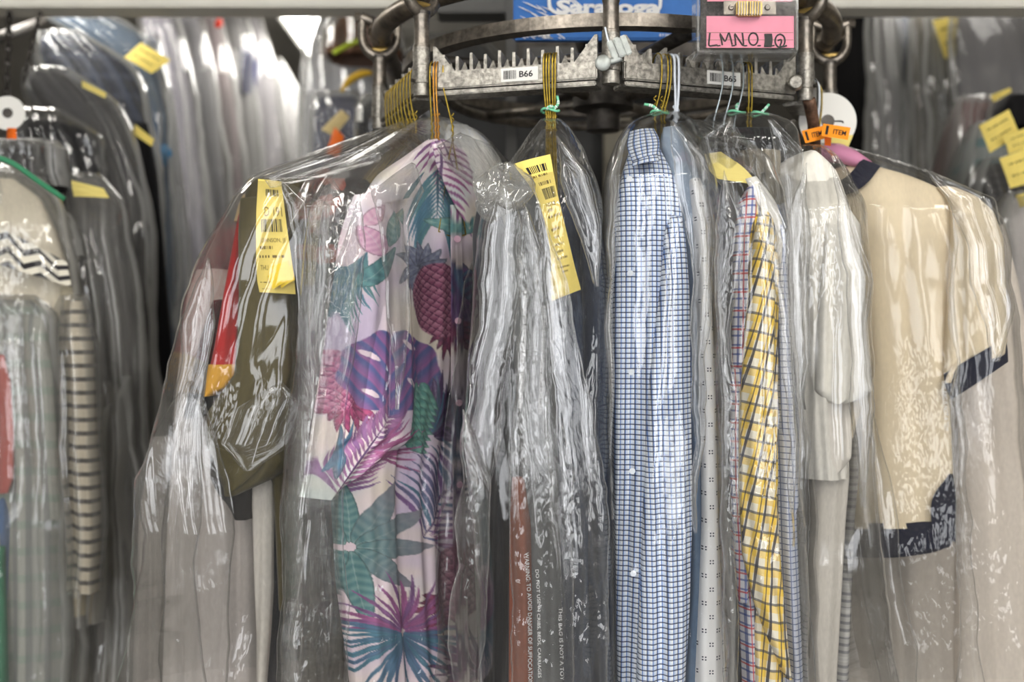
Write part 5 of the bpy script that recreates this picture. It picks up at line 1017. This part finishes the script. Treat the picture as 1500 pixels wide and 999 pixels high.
rack('grey_suit', 'mid grey suit column left of the big loose bag', 'suit', [(262, 100, 140), (300, 108, 172), (420, 130, 196), (700, 150, 218), (1010, 150, 226)], .72, (104, 102, 100), seed=315, back=BL, filmlabel='clear film on the mid grey suit column', sleeve=[(300, 140, 168), (480, 152, 196), (760, 176, 216)])
rack('taupe_coat', 'taupe coat low between grey suit and striped top', 'coat', [(560, 138, 180), (1010, 140, 200)], .68, (124, 118, 110), seed=316, back=BL, filmlabel='clear film on the taupe coat')
rack('white_blouse', 'white blouse shoulder in film at the far left', 'blouse', [(252, -70, 14), (280, -70, 60), (330, -70, 100), (380, -70, 118)], .64, (196, 192, 182), seed=317, back=BL, filmlabel='clear film on the white blouse shoulder at the far left', thB=.2)
rack('black_sweater', 'black sweater shoulder in the upper left', 'sweater', [(168, 40, 80), (186, 36, 118), (206, 34, 144), (262, 60, 152), (420, 120, 170)], .86, (30, 30, 34), True, seed=318, back=BL, filmlabel='clear film on the black sweater in the upper left', fm=0)
rack('black_trousers_folded', 'black trousers folded over a hanger at the upper left', 'trousers', [(214, 10, 84), (224, 8, 100), (262, 10, 102), (280, 20, 100)], .70, (36, 34, 36), seed=319, back=BL, filmlabel='clear film on the folded black trousers at the upper left', pad=4)
rack('charcoal_suit', 'charcoal suit in film below the navy plaid shirt', 'suit', [(106, 46, 90), (124, 44, 124), (150, 60, 166), (190, 100, 188), (300, 150, 214), (700, 184, 240), (1010, 190, 250)], .98, (74, 72, 74), seed=320, back=BL, filmlabel='clear film on the charcoal suit in the upper left', sleeve=[(150, 120, 166), (300, 160, 204), (600, 190, 226)])
npl = checks('navy_plaid', (34, 42, 64), [(0, .05, 0, .3, (84, 94, 116), .6), (1, .05, .1, .3, (84, 94, 116), .5), (0, .05, .6, .12, (22, 26, 40), .8)])
rack('navy_plaid_shirt', 'navy plaid shirt shoulder in the upper left', 'shirt', [(52, 66, 110), (72, 64, 150), (100, 76, 190), (140, 100, 208), (240, 176, 228), (999, 214, 262)], 1.18, npl, True, seed=321, back=BL, filmlabel='clear film on the navy plaid shirt')
rack('dark_gap_column', 'black column in the gap left of the olive coat bag', 'dress', [(180, 196, 216), (260, 200, 232), (500, 214, 252), (1010, 220, 270)], 1.10, (26, 26, 28), False, seed=322, back=BL)  # black column put in for the dark gap between the bags
rack('steel_blue_shirt', 'steel blue shirt under film at the top left', 'shirt', [(26, 70, 150), (46, 110, 200), (80, 170, 224), (180, 216, 244), (1010, 240, 284)], 1.34, (96, 116, 140), seed=323, back=BL, filmlabel='shiny clear film on the steel blue shirt')
rack('blue_jacket', 'deep blue jacket column left of the far grey bags', 'jacket', [(60, 196, 226), (110, 206, 240), (240, 226, 258), (520, 236, 276), (1010, 246, 300)], 1.50, (66, 92, 130), seed=324, back=BL, filmlabel='clear film on the deep blue jacket column')
# --- far row, left of the lamp
far = [('lilac grey', (150, 146, 156), [(16, 206, 246), (60, 216, 262), (160, 240, 286), (500, 262, 318), (1010, 262, 330)]), ('silver grey', (158, 156, 160), [(14, 250, 282), (60, 256, 300), (160, 272, 318), (500, 292, 350), (1010, 292, 362)]),
       ('rosy grey', (172, 158, 160), [(14, 284, 314), (70, 288, 330), (170, 296, 346), (500, 318, 376), (1010, 318, 390)]), ('stone grey', (160, 158, 158), [(14, 316, 346), (70, 318, 362), (170, 322, 374), (500, 340, 400), (1010, 340, 410)]),
       ('pearl white', (196, 192, 196), [(14, 344, 372), (60, 346, 388), (120, 350, 402), (220, 354, 414), (500, 360, 424), (1010, 360, 430)]), ('chalk white', (206, 204, 204), [(92, 394, 408), (112, 392, 424), (150, 390, 438), (230, 386, 446), (500, 390, 450), (1010, 390, 460)])]
for i, (cn, c, rows) in enumerate(far):
    rack('bagged_gown', cn+' gown column in the far left row', 'gown', rows, 2.05+.12*i, c, seed=340+i, back=BQ, filmlabel='far clear bag on the '+cn+' gown column', thB=.08)
rack('navy_scarf', 'small navy patch between far white gowns', 'scarf', [(70, 352, 362), (90, 352, 376), (120, 354, 374), (140, 356, 366)], 2.40, (60, 62, 100), False, seed=347, thB=.05)
tag(crumple(None, px(320, 34, 2.2), (.012, .012, .014), 3, 'red_tag', solid('red_plastic', (214, 60, 40), .5), 10, 14), 'small red tag at the top of the far left row', 'tag')
tag(crumple(None, px(237, 228, 1.3), (.022, .02, .022), 4, 'blue_tag', solid('blue_plastic', (70, 140, 190), .5), 12, 16), 'bright blue plastic tag hanging below the yellow ticket at left', 'tag')
# --- between the lamp and the conveyor
rack('silver_gown', 'silver white gown in film left of the conveyor pipe', 'gown', [(20, 470, 520), (60, 456, 540), (120, 448, 560), (400, 440, 580), (1010, 440, 600)], 1.75, (186, 186, 188), seed=351, filmlabel='broad milky bag left of the conveyor pipe', thB=.1)
rack('navy_blazer', 'navy blazer edge under the milky bag left of the conveyor', 'blazer', [(142, 470, 520), (170, 462, 545), (400, 452, 580)], 1.30, (84, 86, 104), seed=352, filmlabel='clear film on the navy blazer left of the conveyor', thB=.2)
rack('brown_jacket', 'brown jacket shoulder at the top left of the conveyor pipe', 'jacket', [(24, 500, 560), (50, 484, 580), (80, 476, 590)], 1.55, (132, 100, 82), seed=353, filmlabel='clear film on the brown jacket shoulder', thB=.15)
rack('black_garment', 'black garment with a white patch left of the conveyor post', 'garment', [(146, 545, 600), (160, 528, 620), (190, 524, 640), (420, 520, 660)], 1.05, (50, 50, 54), seed=354, filmlabel='clear film on the black garment left of the conveyor post', thB=.2)
rack('grey_shirt', 'grey shirts dim behind the conveyor wheel', 'shirt', [(60, 620, 700), (110, 590, 745), (420, 580, 760)], 1.6, (104, 106, 110), seed=355, filmlabel='clear film on the dim grey shirts behind the conveyor', thB=.2)
tag(tube('yellow_hook', [px(500, 134, 1.2), px(512, 118, 1.2), px(530, 108, 1.2), px(545, 107, 1.2)], [.004, .010, .010, .005], solid('mustard_plastic', (200, 160, 40), .5), n=8), 'mustard yellow curved plastic hook left of the conveyor', 'hook')
tag(tube('lime_strip', [px(488, 78, 1.45), px(510, 66, 1.45), px(530, 58, 1.45)], .0075, M['lime'], n=6, flat=.4), 'lime green strip at the top left of the conveyor', 'strip')
def bgt(lb, pts, Y, mat=None, bend=.006, lines_=True):
    (a, b, c, d) = pts; t, o, G, nr = ticket(lb, [px(*a, Y), px(*d, Y)], [px(*b, Y-.02), px(*c, Y-.02)], mat or M['yellow'], bend, name='paper_ticket', group='tickets on the rails behind')
    if lines_:
        for r0 in (.25, .62): grid_bars('printing', G, nr, r0, .15, .06, .7, M['greyink'], o, 8, int(r0*100))
bgt('orange card low on the navy blazer left of the conveyor', ((490, 186), (504, 200), (496, 232), (478, 224)), 1.0, M['deeporange'], lines_=False)
bgt('khaki paper slip beside the orange card', ((500, 160), (512, 172), (490, 200), (470, 190)), 1.05, solid('khaki_paper', (190, 170, 120), .8), lines_=False)
bgt('white printed label on the black garment by the conveyor post', ((523, 158), (531, 158), (531, 178), (523, 178)), .98, M['white'], lines_=False)
bgt('folded yellow ticket on the steel blue shirt in the upper left', ((206, 62), (250, 88), (222, 108), (182, 84)), 1.15)
bgt('small gold ticket stub over the bright blue tag', ((198, 182), (226, 204), (222, 214), (196, 196)), 1.0, lines_=False)
bgt('pale yellow ticket on the white blouse in the far left', ((104, 264), (152, 276), (160, 290), (108, 288)), .62, M['palegold'], lines_=False)
bgt('tan ticket slip on the charcoal suit', ((120, 118), (156, 136), (154, 144), (120, 128)), .85, M['palegold'], lines_=False)
# chains and straps in the top left corner
def chain(lb, a, b, r=.004, n=13):
    a, b = np.asarray(a), np.asarray(b); t = thing('chain', b, lb, 'chain')
    for i in range(n):
        c = a+(b-a)*(i+.5)/n; L = np.linalg.norm(b-a)/n*.72; d = (b-a)/np.linalg.norm(b-a); s = np.array([1., 0, 0]) if i % 2 else np.array([0, 1., 0])
        tube('link', [c+d*L*math.cos(q)+s*L*.5*math.sin(q) for q in np.linspace(0, 6.28, 11)], r*.55, M['dark'], t, n=5, sub=1)
chain('dark steel chain in the top left corner', px(60, 13, .95), px(34, 120, .95)); chain('dark chain hanging at the left edge above the disc', px(14, 13, .95), px(10, 150, .95), .006)
tag(tube('green_hanger', [px(-10, 228, .42), px(20, 240, .42), px(60, 268, .44), px(95, 292, .46)], .005, M['green'], n=8), 'green plastic hanger arm at the left edge', 'hanger')
tag(tube('clothes_rail', [px(-40, 70, .8), px(66, 30, 1.9)], .014, M['dark'], n=10, sub=1), 'dark clothes rail in the top left corner', 'rail')
bgt('small orange tag at the left edge under the round disc', ((10, 188), (24, 188), (24, 204), (10, 204)), .52, M['deeporange'], lines_=False)
# --- right side
BRR = (.6, .8)
rack('dark_gap_sheet', 'black sheet filling the dark gap right of the conveyor', 'garment', [(14, 1222, 1292), (200, 1222, 1292), (1157, 1205, 1310)], 2.3, (20, 19, 20), False, seed=361)  # plain black sheet put in to darken the gap beside the conveyor
rr = [('ash grey shirt', 'shirt', (120, 118, 118), [(14, 1282, 1308), (70, 1276, 1314), (300, 1278, 1318), (1120, 1280, 1330)], 1.9), ('navy grey shirt', 'shirt', (64, 72, 92), [(14, 1308, 1334), (80, 1306, 1342), (300, 1304, 1352), (1120, 1300, 1370)], 2.0),
      ('stone beige shirt', 'shirt', (122, 116, 106), [(14, 1336, 1362), (80, 1334, 1374), (300, 1336, 1392), (1120, 1330, 1400)], 1.85), ('olive grey coat', 'coat', (104, 102, 92), [(14, 1362, 1400), (100, 1362, 1416), (300, 1366, 1430), (1120, 1360, 1440)], 1.75),
      ('smoke grey gown', 'gown', (106, 104, 106), [(14, 1404, 1500), (80, 1400, 1540), (300, 1410, 1560), (1120, 1410, 1560)], 1.6)]
for i, (cn, ct, c, rows, Y) in enumerate(rr): rack('bagged_'+ct, cn+' column in the dim right row', ct, rows, Y, c, seed=370+i, back=BRR, filmlabel='clear bag on the '+cn+' in the right row', thB=.1)
rack('maroon_dress', 'dull maroon dress strip in the right row', 'dress', [(150, 1412, 1450), (180, 1402, 1440), (300, 1398, 1424), (1100, 1396, 1440)], 1.20, (116, 82, 80), seed=381, filmlabel='clear film on the dull maroon dress strip', thB=.2)
rack('teal_blouse', 'teal and white blouse under the ticket bunch at right', 'blouse', [(188, 1440, 1470), (220, 1424, 1480), (300, 1412, 1470), (1100, 1410, 1490)], 1.0, checks('teal_white', (150, 156, 154), [(1, .05, 0, .4, (88, 130, 136), .8)]), seed=382, filmlabel='clear film on the teal and white blouse', thB=.2)
rack('black_patterned_top', 'black patterned top behind the lower yellow ticket at right', 'shirt', [(240, 1450, 1480), (270, 1440, 1500), (330, 1440, 1530), (1100, 1440, 1540)], .85, checks('black_fleck', (66, 64, 66), [(0, .02, 0, .3, (120, 118, 116), .5), (1, .017, 0, .3, (44, 42, 46), .6)]), seed=383, filmlabel='clear film on the black patterned top at right', thB=.2)
rack('white_gown', 'white gown in film at the lower right edge', 'gown', [(290, 1484, 1510), (330, 1468, 1540), (600, 1460, 1560), (1010, 1450, 1570)], .66, (196, 190, 186), seed=384, filmlabel='clear film on the white gown at the right edge', thB=.2)
rack('black_hood', 'black hood above the ticket bunch at the right edge', 'hood', [(138, 1478, 1510), (156, 1470, 1530), (186, 1472, 1530)], 1.05, (26, 24, 26), False, seed=385, thB=.1)
bgt('large yellow ticket hanging high in the right row', ((1366, 30), (1406, 22), (1424, 72), (1384, 86)), 1.66)
bgt('yellow ticket with ruled lines, upper left of the right bunch', ((1434, 184), (1478, 160), (1494, 196), (1450, 224)), .80)
bgt('yellow ticket with ruled lines, lowest in the right bunch', ((1464, 232), (1520, 212), (1530, 262), (1480, 276)), .72)
bgt('yellow ticket cut by the right edge between two others', ((1470, 200), (1520, 180), (1530, 210), (1478, 226)), .76)
bgt('narrow yellow ticket end at the top of the right bunch', ((1450, 140), (1480, 128), (1482, 134), (1456, 150)), 1.11, lines_=False)
bgt('small golden stub low at the right edge', ((1488, 286), (1510, 280), (1510, 300), (1494, 304)), .62, lines_=False)
